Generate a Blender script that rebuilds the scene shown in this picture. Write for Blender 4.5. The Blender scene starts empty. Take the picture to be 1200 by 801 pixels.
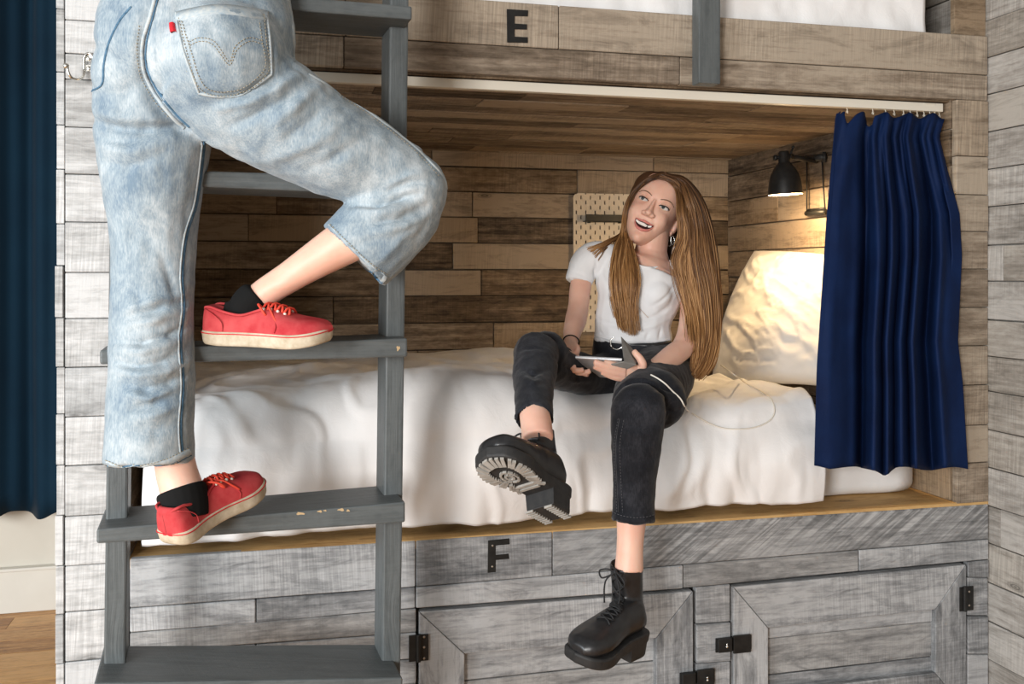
import bpy, bmesh, math, random
import numpy as np
from mathutils import Vector, Matrix, noise
from mathutils.bvhtree import BVHTree
C = bpy.context.scene.collection
PI = math.pi
V = Vector
# ---------------------------------------------------------------- camera
FPX, V0, YAW, CH = 1110.0, 322.0, math.radians(14.1), 1.25
FW = V((math.sin(YAW), math.cos(YAW), 0)); RT = V((math.cos(YAW), -math.sin(YAW), 0)); UP = V((0, 0, 1))
CAMP = V((0, 0, CH))
def ray(u, v): return FW + RT*((u-600)/FPX) + UP*((V0-v)/FPX)
def at(u, v, Y):
    d = ray(u, v); return CAMP + d*(Y/d.y)
def pz(u, v, Z): return CAMP + ray(u, v)*Z
def zat(u, v, Y): return at(u, v, Y).z
def proj(p):
    d = V(p)-CAMP; Z = d.dot(FW); return (600+FPX*d.dot(RT)/Z, V0-FPX*d.z/Z, Z)
cam = bpy.data.cameras.new('camera'); cam.sensor_width = 36; cam.lens = 36*FPX/1200
cam.shift_y = -(400.5-V0)/1200
co = bpy.data.objects.new('camera', cam); C.objects.link(co)
co.location = CAMP; co.rotation_euler = (PI/2, 0, -YAW); cam.clip_start = 0.02
bpy.context.scene.camera = co
vs = bpy.context.scene.view_settings
vs.view_transform = 'Standard'; vs.look = 'None'; vs.gamma = 1; vs.use_curve_mapping = False; vs.exposure = 0.0

# ---------------------------------------------------------------- materials
def mat(name, col=(.5,.5,.5), rough=.6, metal=0, spec=.5, sheen=0, sss=0, coat=0):
    m = bpy.data.materials.new(name); m.use_nodes = True
    b = m.node_tree.nodes['Principled BSDF']
    b.inputs['Base Color'].default_value = (*col, 1); b.inputs['Roughness'].default_value = rough
    b.inputs['Metallic'].default_value = metal; b.inputs['Specular IOR Level'].default_value = spec
    if sheen: b.inputs['Sheen Weight'].default_value = sheen; b.inputs['Sheen Roughness'].default_value = .4
    if sss:
        b.inputs['Subsurface Weight'].default_value = sss; b.inputs['Subsurface Radius'].default_value = (1, .35, .2)
        b.inputs['Subsurface Scale'].default_value = .012
    if coat: b.inputs['Coat Weight'].default_value = coat; b.inputs['Coat Roughness'].default_value = .25
    return m
class N:
    def __init__(s, m): s.m = m; s.t = m.node_tree; s.b = s.t.nodes['Principled BSDF']
    def new(s, typ, **kw):
        n = s.t.nodes.new(typ)
        for k, v in kw.items():
            if k.startswith('_'): setattr(n, k[1:], v)
            else:
                key = k.replace('__', ' ')
                n.inputs[key].default_value = v
        return n
    def link(s, a, b): s.t.links.new(a, b)
    def coord(s, kind='Object'): return s.new('ShaderNodeTexCoord').outputs[kind]
    def mapping(s, src, scale=(1,1,1), loc=(0,0,0), rot=(0,0,0)):
        n = s.new('ShaderNodeMapping'); n.inputs['Scale'].default_value = scale; n.inputs['Location'].default_value = loc
        n.inputs['Rotation'].default_value = rot; s.link(src, n.inputs['Vector']); return n.outputs[0]
    def noise(s, src, scale=5, detail=4, rough=.5, dist=0):
        n = s.new('ShaderNodeTexNoise'); n.inputs['Scale'].default_value = scale; n.inputs['Detail'].default_value = detail
        n.inputs['Roughness'].default_value = rough; n.inputs['Distortion'].default_value = dist
        s.link(src, n.inputs['Vector']); return n.outputs['Fac']
    def ramp(s, src, stops):
        n = s.new('ShaderNodeValToRGB'); e = n.color_ramp.elements
        while len(e) < len(stops): e.new(.5)
        for i, (p, c) in enumerate(stops):
            e[i].position = p; e[i].color = (*c, 1) if len(c) == 3 else c
        s.link(src, n.inputs[0]); return n.outputs[0]
    def rng(s, src, a, b, c, d):
        n = s.new('ShaderNodeMapRange'); 
        for k, v in zip(('From Min','From Max','To Min','To Max'), (a,b,c,d)): n.inputs[k].default_value = v
        s.link(src, n.inputs[0]); return n.outputs[0]
    def math(s, op, a, b=None, c=None):
        n = s.new('ShaderNodeMath', _operation=op)
        for i, x in enumerate((a, b, c)):
            if x is None: continue
            if hasattr(x, 'links'): s.link(x, n.inputs[i])
            else: n.inputs[i].default_value = x
        return n.outputs[0]
    def mix(s, fac, a, b, mode='MIX'):
        n = s.new('ShaderNodeMix', _data_type='RGBA', _blend_type=mode)
        for i, x in ((0, fac), (6, a), (7, b)):
            if hasattr(x, 'links'): s.link(x, n.inputs[i])
            elif i: n.inputs[i].default_value = (*x, 1)
            else: n.inputs[i].default_value = x
        return n.outputs[2]
    def bump(s, h, strength=.3, dist=.002, prev=None):
        n = s.new('ShaderNodeBump'); n.inputs['Strength'].default_value = strength; n.inputs['Distance'].default_value = dist
        s.link(h, n.inputs['Height'])
        if prev is not None: s.link(prev, n.inputs['Normal'])
        return n.outputs[0]
    def out(s, col=None, rough=None, nor=None):
        if col is not None: s.link(col, s.b.inputs['Base Color'])
        if rough is not None: s.link(rough, s.b.inputs['Roughness'])
        if nor is not None: s.link(nor, s.b.inputs['Normal'])

def wood(name, dark, mid, light, saw=.5, vary=.5, tint=None, rough=.75, knots=.8, stain=.55, sawrot=.05):
    m = mat(name, mid, rough, spec=.25); n = N(m)
    uv = n.coord('UV')
    geo = n.new('ShaderNodeNewGeometry'); rnd = geo.outputs['Random Per Island']
    cmb = n.new('ShaderNodeCombineXYZ'); n.link(n.math('MULTIPLY', rnd, 37.0), cmb.inputs[2])
    add = n.new('ShaderNodeVectorMath', _operation='ADD'); n.link(uv, add.inputs[0]); n.link(cmb.outputs[0], add.inputs[1])
    p = add.outputs[0]
    # knots warp the grain
    vk = n.new('ShaderNodeTexVoronoi'); vk.inputs['Scale'].default_value = 1.0
    n.link(n.mapping(p, (3.1, 9.0, 1)), vk.inputs['Vector'])
    kd = vk.outputs['Distance']; kmask = n.rng(kd, 0.0, .30, 1, 0)
    ksel = n.math('GREATER_THAN', rnd, .35); kmask = n.math('MULTIPLY', kmask, ksel)
    kcore = n.math('MULTIPLY', n.math('MULTIPLY', n.rng(kd, .04, .13, 1, 0), n.rng(n.math('SINE', n.math('MULTIPLY', kd, 160.0)), -1, 1, .45, 1)), ksel)
    warp = n.new('ShaderNodeCombineXYZ'); n.link(n.math('MULTIPLY', kmask, .018), warp.inputs[1])
    add2 = n.new('ShaderNodeVectorMath', _operation='ADD'); n.link(p, add2.inputs[0]); n.link(warp.outputs[0], add2.inputs[1])
    p2 = add2.outputs[0]
    g1 = n.noise(n.mapping(p2, (2.2, 42, 1)), 1.6, 7, .66, .35)
    mot = n.noise(n.mapping(p, (26, 60, 1)), 1, 4, .65, .5)
    g2 = n.noise(n.mapping(p2, (5, 190, 1)), 1, 3, .6)
    blot = n.noise(n.mapping(p, (2.6, 11, 1)), 1.3, 5, .62)
    g = n.math('ADD', n.math('ADD', n.math('MULTIPLY', g1, .42), n.math('MULTIPLY', mot, .30)), n.math('MULTIPLY', g2, .18)); g = n.math('ADD', g, n.math('MULTIPLY', blot, .42))
    g = n.math('ADD', g, n.rng(rnd, 0, 1, -.17*vary, .17*vary))
    col = n.ramp(g, [(.43, dark), (.58, mid), (.73, light)])
    st = n.rng(n.noise(n.mapping(p, (3.5, 16, 1), loc=(3,9,2)), 1.2, 6, .7, .8), .50, .68, 0, 1)   # weather stains
    col = n.mix(n.math('MULTIPLY', st, stain), col, dark)
    # saw marks across the grain
    s1 = n.noise(n.mapping(n.mapping(p, rot=(0,0,sawrot)), (230, 7, 1) if abs(sawrot) < .3 else (120, 4, 1)), 1, 3, .6)
    zone = n.rng(n.noise(n.mapping(p, (1.7, 3, 1), loc=(7,3,1)), 1, 2, .5), .42, .62, 0, 1)
    sm = n.math('MULTIPLY', n.math('MULTIPLY', n.rng(s1, .40, .62, -1, 1), zone), saw*.17)
    hs = n.new('ShaderNodeHueSaturation'); n.link(col, hs.inputs['Color'])
    n.link(n.math('ADD', 1.0, sm), hs.inputs['Value'])
    if tint is not None:
        r2 = n.math('FRACT', n.math('MULTIPLY', rnd, 7.77))
        n.link(hs.outputs[0], hs.inputs['Color']) if False else None
        col2 = n.mix(n.math('MULTIPLY', n.math('GREATER_THAN', r2, .62), .6), hs.outputs[0], tint, 'MULTIPLY')
    else: col2 = hs.outputs[0]
    col3 = n.mix(n.math('MULTIPLY', kcore, knots), col2, tuple(x*.35 for x in dark))
    h = n.math('ADD', n.math('ADD', n.math('MULTIPLY', g1, .6), n.math('MULTIPLY', s1, .5*saw)), n.math('MULTIPLY', g2, .5))
    n.out(col3, None, n.bump(h, .55, .0035))
    return m
W_WHITE = wood('whitewashed_wood', (.19,.187,.18), (.40,.40,.393), (.58,.58,.575), .8, .45, (.86,.88,.90))  # grey and brown woods
W_GREY = wood('grey_weathered_wood', (.085,.09,.095), (.25,.256,.262), (.44,.447,.452), .9, .5, (.80,.77,.73), stain=.7)
W_DIAG = wood('rough_sawn_grey_wood', (.075,.078,.08), (.20,.203,.205), (.36,.362,.362), 2.0, .2, stain=.6, sawrot=-.95)
W_BROWN = wood('brown_weathered_wood', (.045,.031,.020), (.165,.120,.080), (.34,.265,.19), .9, 1.0, (.80,.72,.60))
W_BEAM = wood('tan_weathered_wood', (.10,.075,.052), (.24,.19,.142), (.40,.335,.26), 1.0, .6, (.85,.8,.74))  # tan wood, with some of the beam's warm light put into the colour
W_WALL = wood('pale_weathered_wood', (.16,.145,.125), (.32,.295,.265), (.48,.455,.42), .8, .5, (.88,.84,.78))
W_SHELF = wood('golden_pine', (.22,.11,.035), (.42,.235,.08), (.60,.38,.16), .2, .3, stain=.2)
W_FLOOR = wood('amber_floorboards', (.13,.05,.015), (.42,.19,.055), (.68,.38,.15), .1, .5, rough=.35, stain=.3)
W_RAIL = wood('grey_painted_wood', (.058,.066,.068), (.080,.090,.092), (.112,.124,.126), .2, .15, rough=.42, knots=.1, stain=.1)
def plain_noise(name, c1, c2, scale, rough=.8, bump=.2, dist=.002, spec=.3, sheen=0, sss=0):
    m = mat(name, c1, rough, spec=spec, sheen=sheen, sss=sss); n = N(m); p = n.coord('Object')
    f = n.noise(p, scale, 5, .6); n.out(n.ramp(f, [(.3, c1), (.7, c2)]), None, n.bump(f, bump, dist)); return m
M_PLASTER = plain_noise('off_white_plaster', (.62,.58,.50), (.68,.64,.56), 4, .85, .1)
M_WHITE = plain_noise('white_paint', (.66,.63,.56), (.71,.68,.61), 6, .5, .05)
M_RAILW = mat('cream_rail', (.74,.70,.60), .4)
M_BLACK = plain_noise('black_metal', (.010,.010,.010), (.02,.02,.019), 60, .45, .15, .001)
M_CHROME = mat('chrome', (.75,.74,.70), .25, 1)
M_SCREW = mat('worn_screw', (.42,.36,.30), .4, .8)
M_NICK = mat('chipped_bare_wood', (.50,.36,.20), .8)
def cloth(name, c1, c2, weave=1400, rough=.9, sheen=.1, bump=.15, big=3.0, ws=.0):
    m = mat(name, c1, rough, spec=.15, sheen=sheen); n = N(m); p = n.coord('Object')
    f = n.noise(p, big, 4, .6); w = n.noise(p, weave, 1, .5)
    b1 = n.bump(w, bump, .0006)
    if ws:
        cr = n.noise(p, 22, 5, .62, 1.2); b1 = n.bump(cr, ws, .006, b1)
    n.out(n.ramp(f, [(.3, c1), (.7, c2)]), None, b1); return m
M_SHEET = cloth('white_cotton', (.85,.845,.84), (.90,.895,.89), 900, ws=.22)
M_PILLOW = cloth('white_pillow_cotton', (.82,.80,.77), (.87,.85,.82), 900, ws=.12)
M_NAVY = cloth('navy_curtain_cloth', (.0025,.010,.044), (.0035,.016,.066), 1000, .7, .0, .25, 8, ws=.25)
M_TEAL = cloth('dark_teal_curtain_cloth', (.003,.016,.032), (.004,.022,.042), 900, .85, .05)

# ---------------------------------------------------------------- mesh helpers
class MB:
    """collects geometry for ONE mesh object, with metre UVs"""
    def __init__(s): s.bm = bmesh.new(); s.uv = s.bm.loops.layers.uv.new('UVMap'); s.rs = random.Random(7)
    def box(s, o, a, b, c, uvdir=None):
        """box from corner o with edge vectors a (length/grain), b, c"""
        o, a, b, c = V(o), V(a), V(b), V(c)
        vs_ = [s.bm.verts.new(o + a*i + b*j + c*k) for k in (0,1) for j in (0,1) for i in (0,1)]
        ox, oy = s.rs.uniform(0, 40), s.rs.uniform(0, 40)
        fs = [(0,2,3,1),(4,5,7,6),(0,1,5,4),(2,6,7,3),(0,4,6,2),(1,3,7,5)]
        an = a.normalized(); bn = b.normalized(); cn = c.normalized()
        det = a.cross(b).dot(c)
        for f in fs:
            f = f if det > 0 else f[::-1]
            fc = s.bm.faces.new([vs_[i] for i in f]); fc.normal_update(); nn = fc.normal
            ax = max((abs(nn.dot(an)), 0), (abs(nn.dot(bn)), 1), (abs(nn.dot(cn)), 2))[1]
            for l in fc.loops:
                p = l.vert.co - o
                if ax == 0: uvc = (p.dot(cn), p.dot(bn))
                elif ax == 1: uvc = (p.dot(an), p.dot(cn))
                else: uvc = (p.dot(an), p.dot(bn))
                l[s.uv].uv = (uvc[0]+ox, uvc[1]+oy)
    def prism(s, pts, nrm, depth, grain=None):
        """polygon pts (list of Vector) extruded by nrm*depth"""
        pts = [V(p) for p in pts]; e = V(nrm)*depth; n = len(pts)
        A = [s.bm.verts.new(p) for p in pts]; B = [s.bm.verts.new(p+e) for p in pts]
        g = (V(grain) if grain is not None else (pts[1]-pts[0])).normalized(); h = V(nrm).normalized().cross(g)
        ox, oy = s.rs.uniform(0, 40), s.rs.uniform(0, 40)
        fs = [s.bm.faces.new(A[::-1]), s.bm.faces.new(B)] + [s.bm.faces.new((A[i], A[(i+1)%n], B[(i+1)%n], B[i])) for i in range(n)]
        for f in fs:
            for l in f.loops:
                p = l.vert.co - pts[0]; l[s.uv].uv = (p.dot(g)+ox+.3*p.dot(V(nrm)), p.dot(h)+oy+p.dot(V(nrm)))
    def rings(s, rings, cap=True, closed=True):
        """rings: list of lists of Vector, equal counts"""
        R = [[s.bm.verts.new(p) for p in r] for r in rings]; n = len(R[0])
        for i in range(len(R)-1):
            for j in range(n if closed else n-1):
                k = (j+1) % n
                f = s.bm.faces.new((R[i][j], R[i][k], R[i+1][k], R[i+1][j]))
                for l, (a, b) in zip(f.loops, ((i,j),(i,j+1),(i+1,j+1),(i+1,j))): l[s.uv].uv = (b/n, a/len(R))
        if cap and closed:
            s.bm.faces.new(R[0][::-1]); s.bm.faces.new(R[-1])
    def tube(s, pts, r, n=8, cap=True, r2=None):
        pts = [V(p) for p in pts]; rr = r if hasattr(r, '__len__') else [r]*len(pts)
        rings = []; prev = None
        for i, p in enumerate(pts):
            d = (pts[min(i+1, len(pts)-1)] - pts[max(i-1, 0)]).normalized()
            if prev is None: x = d.orthogonal().normalized()
            else: x = (prev - d*prev.dot(d)); x = x.normalized() if x.length > 1e-6 else d.orthogonal().normalized()
            prev = x; y = d.cross(x)
            rings.append([p + (x*math.cos(t) + y*math.sin(t))*rr[i] for t in [2*PI*k/n for k in range(n)]])
        s.rings(rings, cap)
    def sphere(s, c, r, n=12, sc=(1,1,1), rot=None):
        ret = bmesh.ops.create_uvsphere(s.bm, u_segments=n, v_segments=max(6, n//2+2), radius=1)
        M_ = Matrix.Translation(V(c)) @ (rot.to_4x4() if rot is not None else Matrix.Identity(4)) @ Matrix.Diagonal((r*sc[0], r*sc[1], r*sc[2], 1))
        bmesh.ops.transform(s.bm, matrix=M_, verts=ret['verts'])
    def lathe(s, c, axis, prof, n=32, cap=False):
        """prof: (radius, height along axis)"""
        ax = V(axis).normalized(); x = ax.orthogonal().normalized(); y = ax.cross(x)
        s.rings([[V(c) + ax*h + (x*math.cos(t)+y*math.sin(t))*r for t in [2*PI*k/n for k in range(n)]] for r, h in prof], cap)
    def build(s, name, m, parent=None, smooth=False, bevel=0, seg=2, weld=False):
        if weld: bmesh.ops.remove_doubles(s.bm, verts=s.bm.verts, dist=1e-5)
        me = bpy.data.meshes.new(name); s.bm.to_mesh(me); s.bm.free()
        if smooth: me.polygons.foreach_set('use_smooth', [True]*len(me.polygons))
        o = bpy.data.objects.new(name, me); C.objects.link(o)
        for mm in (m if isinstance(m, (list, tuple)) else [m]): me.materials.append(mm)
        if parent is not None: adopt(o, parent)
        if bevel:
            b = o.modifiers.new('bevel', 'BEVEL'); b.width = bevel; b.segments = seg; b.limit_method = 'ANGLE'; b.angle_limit = .6
            b.harden_normals = False
        return o
def wloc(o):
    M_ = Matrix.Translation(o.location) @ o.rotation_euler.to_matrix().to_4x4()
    return (wloc(o.parent) @ o.matrix_parent_inverse @ M_) if o.parent else M_
def adopt(o, parent):
    """parent a mesh whose vertices are in world space"""
    o.parent = parent; o.matrix_parent_inverse = wloc(parent).inverted()
def tag(o, label, cat, group=None):
    o['label'] = label; o['category'] = cat
    if group: o['group'] = group
    return o
def struct(o): o['kind'] = 'structure'; return o
def empty(name, loc, label, cat, group=None):
    o = bpy.data.objects.new(name, None); C.objects.link(o); o.location = loc; o.empty_display_size = .1
    return tag(o, label, cat, group)
def catmull(P, n):
    """P: list of tuples; returns n samples per span, tuples interpolated"""
    P = [np.array(p, float) for p in P]; P = [2*P[0]-P[1]] + P + [2*P[-1]-P[-2]]; out = []
    for i in range(1, len(P)-2):
        for k in range(n):
            t = k/n; a, b, c, d = P[i-1:i+3]
            out.append(.5*((2*b)+(-a+c)*t+(2*a-5*b+4*c-d)*t*t+(-a+3*b-3*c+d)*t**3))
    out.append(P[-2]); return out

def planks(mb, o, L, H, Nn, length, rows, thick=.018, seed=1, minl=.35, maxl=1.3, gap=.0016, jit=.002, ends=None):
    """clad a rectangle: o corner, L length dir, H row dir, Nn outward normal; rows = boundaries along H"""
    rs = random.Random(seed); o, L, H, Nn = V(o), V(L), V(H), V(Nn)
    for i in range(len(rows)-1):
        x = 0.0; js = ends[i] if ends and i in ends else None
        cuts = []
        if js is not None: cuts = list(js)+[length]
        else:
            while x < length:
                x += rs.uniform(minl, maxl)
                if length - x < minl*.6: x = length
                cuts.append(min(x, length))
        a = 0.0
        for c in cuts:
            t = thick + rs.uniform(-jit, jit)
            mb.box(o + L*(a+gap/2) + H*(rows[i]+gap/2), L*(c-a-gap), H*(rows[i+1]-rows[i]-gap*rs.uniform(1, 2)), Nn*t)
            a = c
# ================================================================ ROOM
FY = 2.26                                  # bunk front plane
XR = at(1159, 400, FY).x                   # room's right-hand wall
XL = at(66, 400, FY).x
XE = at(1120, 400, FY).x                   # inner face of the bunk's end panel
YB = 3.626                                 # inner face of the bunk's back boards
XO = at(150, 400, FY).x                    # left edge of the opening
ZL = zat(600, 624.5, FY)                   # ledge height
ZC = CH + .485                             # ceiling of the lower berth
mb = MB(); 
planks(mb, (-3.2, -1.6, -.02), (1,0,0), (0,1,0), (0,0,1), 5.4, [i*.12 for i in range(47)], .02, 3, .6, 1.6, .0015, .0002)
struct(mb.build('floor', W_FLOOR))
mb = MB(); mb.box((-3.2, 3.87, 0), (5.4,0,0), (0,.1,0), (0,0,2.9)); struct(mb.build('wall_back', M_PLASTER))
mb = MB(); mb.box((-3.2, 3.845, 0), (2.7,0,0), (0,.025,0), (0,0,.155)); mb.box((-3.2,3.835,.155),(2.7,0,0),(0,.035,0),(0,0,.012)); struct(mb.build('baseboard_back', M_WHITE, bevel=.003))
# right-hand boarded wall: rows measured down its corner with the bunk
rw = [zat(1159, v, FY) for v in (816,772,727,682,636,592,547,503,458,417,374,329,287,242,198,154,110,67)]
step = .1045; rr = list(rw)
while rr[0] > .05: rr.insert(0, rr[0]-step)
rr[0] = 0
while rr[-1] < 2.5: rr.append(rr[-1]+step)
mb = MB(); planks(mb, (XR+.02, 3.7, 0), (0,-1,0), (0,0,1), (-1,0,0), 5.2, rr, .02, 11, .5, 1.5, .002, .002)
mb.box((XR+.025, -1.5, 0), (0,5.2,0), (.08,0,0), (0,0,2.9)); struct(mb.build('wall_right', W_WALL, bevel=.0015, seg=1))

# ================================================================ BUNK
bunk = empty('bunk_bed', ((XL+XR)/2, FY, 0), 'built-in bunk bed clad in weathered grey and brown boards with storage doors below', 'bunk bed')
# side cladding seen end-on at the far left
mb = MB(); rs = random.Random(5)
vb = [-40,10,84,146,198,262,311,372,430,485,545,604,663,720,778,830,890]
for i in range(len(vb)-1):
    z1, z0 = zat(66, vb[i], FY), max(zat(66, vb[i+1], FY), 0)
    off = rs.uniform(-.002,.002); mb.box((XL-.001+off, FY, z0+.001), (0, 1.6, 0), (0, 0, z1-z0-.002), (.016, 0, 0))
mb.build('side_panel', W_WHITE, bunk, bevel=.001, seg=1)
# left post boards
mb = MB(); vp_ = [-80,-30,24,63,93,149,204,260,319,373,430,488,545,604,662,716,774,830,893]
x0, x1 = XL+.018, XO
for i in range(len(vp_)-1):
    z1, z0 = zat(95, vp_[i], FY), max(zat(95, vp_[i+1], FY), 0)
    t = rs.uniform(-.0015,.0015); mb.box((x0, FY+t, z0+.001), (x1-x0,0,0), (0,0,z1-z0-.002), (0,.02,0))
mb.box((x0, FY+.025, 0), (0,0,2.7), (x1-x0-.002,0,0), (0,.07,0))
mb.build('post', W_WHITE, bunk, bevel=.0015, seg=1)
# right post boards
mb = MB(); vp_ = [117,183,228,271,315,360,405,451,498,542,589]
for i in range(len(vp_)-1):
    z1, z0 = zat(1140, vp_[i], FY), zat(1140, vp_[i+1], FY)
    t = rs.uniform(-.0015,.0015); mb.box((XE+.004, FY+t, z0+.001), (XR-XE-.006,0,0), (0,0,z1-z0-.002), (0,.02,0))
mb.box((XE+.008, FY+.025, ZL), (0,0,ZC-ZL), (XR-XE-.012,0,0), (0,.07,0))
mb.build('post', W_BEAM, bunk, bevel=.0015, seg=1)
# upper post beyond the upper mattress
zt0 = zat(1120, 40, FY)
# front beam in two rows
mb = MB()
zb0 = zat(820, 100, FY); zb1 = zat(820, 67.5, FY); zb2 = zat(1120, 40, FY)
X = lambda u: at(u, 50, FY).x
for (ua, ub) in ((150, 405), (405, 655), (655, 1158)):
    mb.box((X(ua)+.001, FY, zb1+.001), (X(ub)-X(ua)-.002,0,0), (0,0,zb2-zb1-.001), (0,.022,0))
for (ua, ub) in ((150, 403), (403, 797), (797, 1158)):
    mb.box((X(ua)+.001, FY+.001, zb0), (X(ub)-X(ua)-.002,0,0), (0,0,zb1-zb0-.001), (0,.022,0))
mb.box((XO, FY+.03, zb0+.012), (XR-XO,0,0), (0,0,zb2-zb0-.012), (0,.04,0))
mb.build('front_beam', W_BEAM, bunk, bevel=.002, seg=1)
# ceiling of the lower berth
mb = MB(); planks(mb, (XO-.02, FY+.07, ZC), (1,0,0), (0,1,0), (0,0,-1), XR-XO-.05, [i*.105 for i in range(13)]+[1.33], .004, 21, .4, 1.2, .002, .0015)
mb.box((XO-.05, FY+.03, ZC+.001), (XR-XO-.02,0,0), (0,YB-FY+.03,0), (0,0,.06))
mb.build('ceiling_boards', W_BROWN, bunk, bevel=.001, seg=1)
# back boards
rb = [zat(600, v, YB) for v in (700,640,590,560,530,499,469,438.5,408,377,346,315.5,285,255,225.5,196.5,178)]
mb = MB(); planks(mb, (XO-.1, YB+.02, 0), (1,0,0), (0,0,1), (0,-1,0), XR-XO+.05, rb, .02, 32, .25, 1.1, .003, .002)
mb.box((XO-.1, YB+.022, .2), (XR-XO+.05,0,0), (0,.05,0), (0,0,ZC-.15))
mb.build('back_boards', W_BROWN, bunk, bevel=.001, seg=1)
# end panel
re = [ZL + i*.1045 for i in range(11)] + [ZC+.02]
mb = MB(); planks(mb, (XE+.02, FY+.022, 0), (0,1,0), (0,0,1), (-1,0,0), YB-FY-.02, re, .02, 44, .4, 1.4, .003, .002)
mb.box((XE+.021, FY+.1, ZL-.02), (0,YB-FY-.1,0), (.06,0,0), (0,0,ZC-ZL)); mb.build('end_panel', W_BROWN, bunk, bevel=.001, seg=1)
mb = MB(); planks(mb, (XO-.02, FY+.022, 0), (0,1,0), (0,0,1), (1,0,0), YB-FY-.02, re, .02, 45, .4, 1.4, .002, .002)
mb.build('end_panel', W_BROWN, bunk, bevel=.001, seg=1)
# ledge
mb = MB(); mb.box((XO, FY+.0, ZL-.022), (XR-XO-.001,0,0), (0,YB-FY,0), (0,0,.022)); mb.build('ledge', W_SHELF, bunk, bevel=.003)
# upper berth: floor, mattress side, far post
mb = MB(); planks(mb, (XE-.02, FY+.3, zb2-.02), (1,0,0), (0,0,1), (0,-1,0), .13, [0,.1,.2,.3,.4], .02, 51)
mb.box((XE-.055, FY+.02, zb2-.02), (0,0,.5), (.018,0,0), (0,.02,0)) if False else None
mb.build('post', W_BROWN, bunk, bevel=.001, seg=1); mb = MB(); planks(mb, (at(1122,20,FY).x, FY+.03, zb2), (1,0,0), (0,0,1), (0,-1,0), XR-at(1122,20,FY).x, [0,.12,.24,.4], .02, 52)
mb.build('post', W_BROWN, bunk, bevel=.001, seg=1)
# ---- lower front boards
mb = MB(); Xf = lambda u: at(u, 650, FY).x
F = lambda u, v: at(u, v, FY)
def quad_board(mb, ua, ub, va0, vb0, va1, vb1, g=.0012, t=0, th=.022):
    """board with corners (ua,va0)-(ub,vb0) top and (ua,va1)-(ub,vb1) bottom"""
    p = [F(ua,va1), F(ub,vb1), F(ub,vb0), F(ua,va0)]
    for q, (sx, sz) in zip(p, ((1,1),(-1,1),(-1,-1),(1,-1))): q.x += sx*g; q.z += sz*g; q.y = FY - .003 + t
    mb.prism([V(q) for q in p], (0,1,0), th, (1,0,0))
Lv = lambda pts: (lambda u: float(np.interp(u, [a for a,b in pts], [b for a,b in pts])))
l0 = lambda u: 652-.0638*(u-170)+.8
l1 = Lv([(120,714),(160,711),(400,694),(486,687),(639,675),(800,661),(1158,631)])
l2 = Lv([(120,743),(160,740),(400,722),(488,712),(639,701),(800,689),(1006,669),(1158,655)])
l3 = Lv([(120,767),(160,764),(400,747),(486,740)])
l4 = Lv([(120,800),(160,797),(400,779),(486,771)])
l5 = Lv([(120,832),(486,800)]); l6 = Lv([(120,870),(486,835)]); l7 = Lv([(120,920),(486,878)])
def row(cuts, fa, fb, ts=None):
    for i in range(len(cuts)-1):
        a, b = cuts[i], cuts[i+1]; quad_board(mb, a, b, fa(a), fa(b), fb(a), fb(b), t=rs.uniform(-.002,.002))
row([152, 487, 647], l0, l1); mbd = MB(); quad_board(mbd, 647, 1158, l0(647), l0(1158), l1(647), l1(1158)); mbd.build('fascia_board', W_DIAG, bunk, bevel=.002, seg=1); row([152, 300, 487, 800, 1006, 1158], l1, l2)
row([152, 488], l2, l3); row([152, 300, 488], l3, l4); row([152, 488], l4, l5); row([152,380,488], l5, l6); row([152,488], l6, l7)
dv = lambda u: l2(u)
ca = Lv([(817,731),(855,728)]); cb = Lv([(817,777),(855,774)])
row([815, 856], dv, ca); row([815, 856], ca, cb); row([815,856], cb, lambda u: cb(u)+48); row([815,856], lambda u: cb(u)+48, lambda u: cb(u)+97)
row([1133,1158], dv, lambda u: 676); row([1133,1158], lambda u: 676, lambda u: 721); row([1133,1158], lambda u: 721, lambda u: 766); row([1133,1158], lambda u: 766, lambda u: 811); row([1133,1158], lambda u: 811, lambda u: 860)
mb.box((Xf(490), FY, .005), (XR-Xf(490),0,0), (0,.02,0), (0,0,.026))
mb.box((XO, FY+.06, .01), (XR-XO,0,0), (0,.04,0), (0,0,ZL-.04))
mb.build('lower_front', W_GREY, bunk, bevel=.002, seg=1)
def door(ua, ub, vtop, ws, lab, first):
    """framed door of mitred boards round a planked panel"""
    xa, xb = F(ua,700).x+.004, F(ub,700).x-.004
    za, zb = F(ua, vtop(ua)).z-.008, F(ub, vtop(ub)).z-.008; z0 = .035
    d = empty_child('cabinet_door', bunk, ((xa+xb)/2, FY, z0))
    wl, wt, wr = ws
    mb = MB(); y0 = FY-.006; P = lambda x, z: V((x, y0, z)); g = .001
    mb.prism([P(xa+wl, za-wt), P(xb-wr, zb-wt), P(xb-g, zb), P(xa+g, za)], (0,1,0), .026, (1,0,0))
    mb.prism([P(xa+wl, z0+wt), P(xa+g, z0), P(xb-g, z0), P(xb-wr, z0+wt)], (0,1,0), .026, (1,0,0))
    mb.prism([P(xa, z0+g), P(xa+wl-g, z0+wt), P(xa+wl-g, za-wt-g), P(xa, za-g)], (0,1,0), .026, (0,0,1))
    mb.prism([P(xb-wr+g, z0+wt), P(xb, z0+g), P(xb, zb-g), P(xb-wr+g, zb-wt-g)], (0,1,0), .026, (0,0,1))
    mb.build('door_frame', W_GREY, d, bevel=.0015, seg=1)
    mb = MB(); H = za-z0-wt*2
    planks(mb, (xa+wl-.005, FY+.035, z0+wt-.01), (1,0,0), (0,0,1), (0,-1,0), xb-xa-wl-wr+.01, [0, H-.19-first, H-.095-first, H-first+.002, H+.02], .022, lab, 2, 3, .002, .003)
    mb.build('door_panel', W_GREY, d, bevel=.0015, seg=1)
    return d
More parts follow.
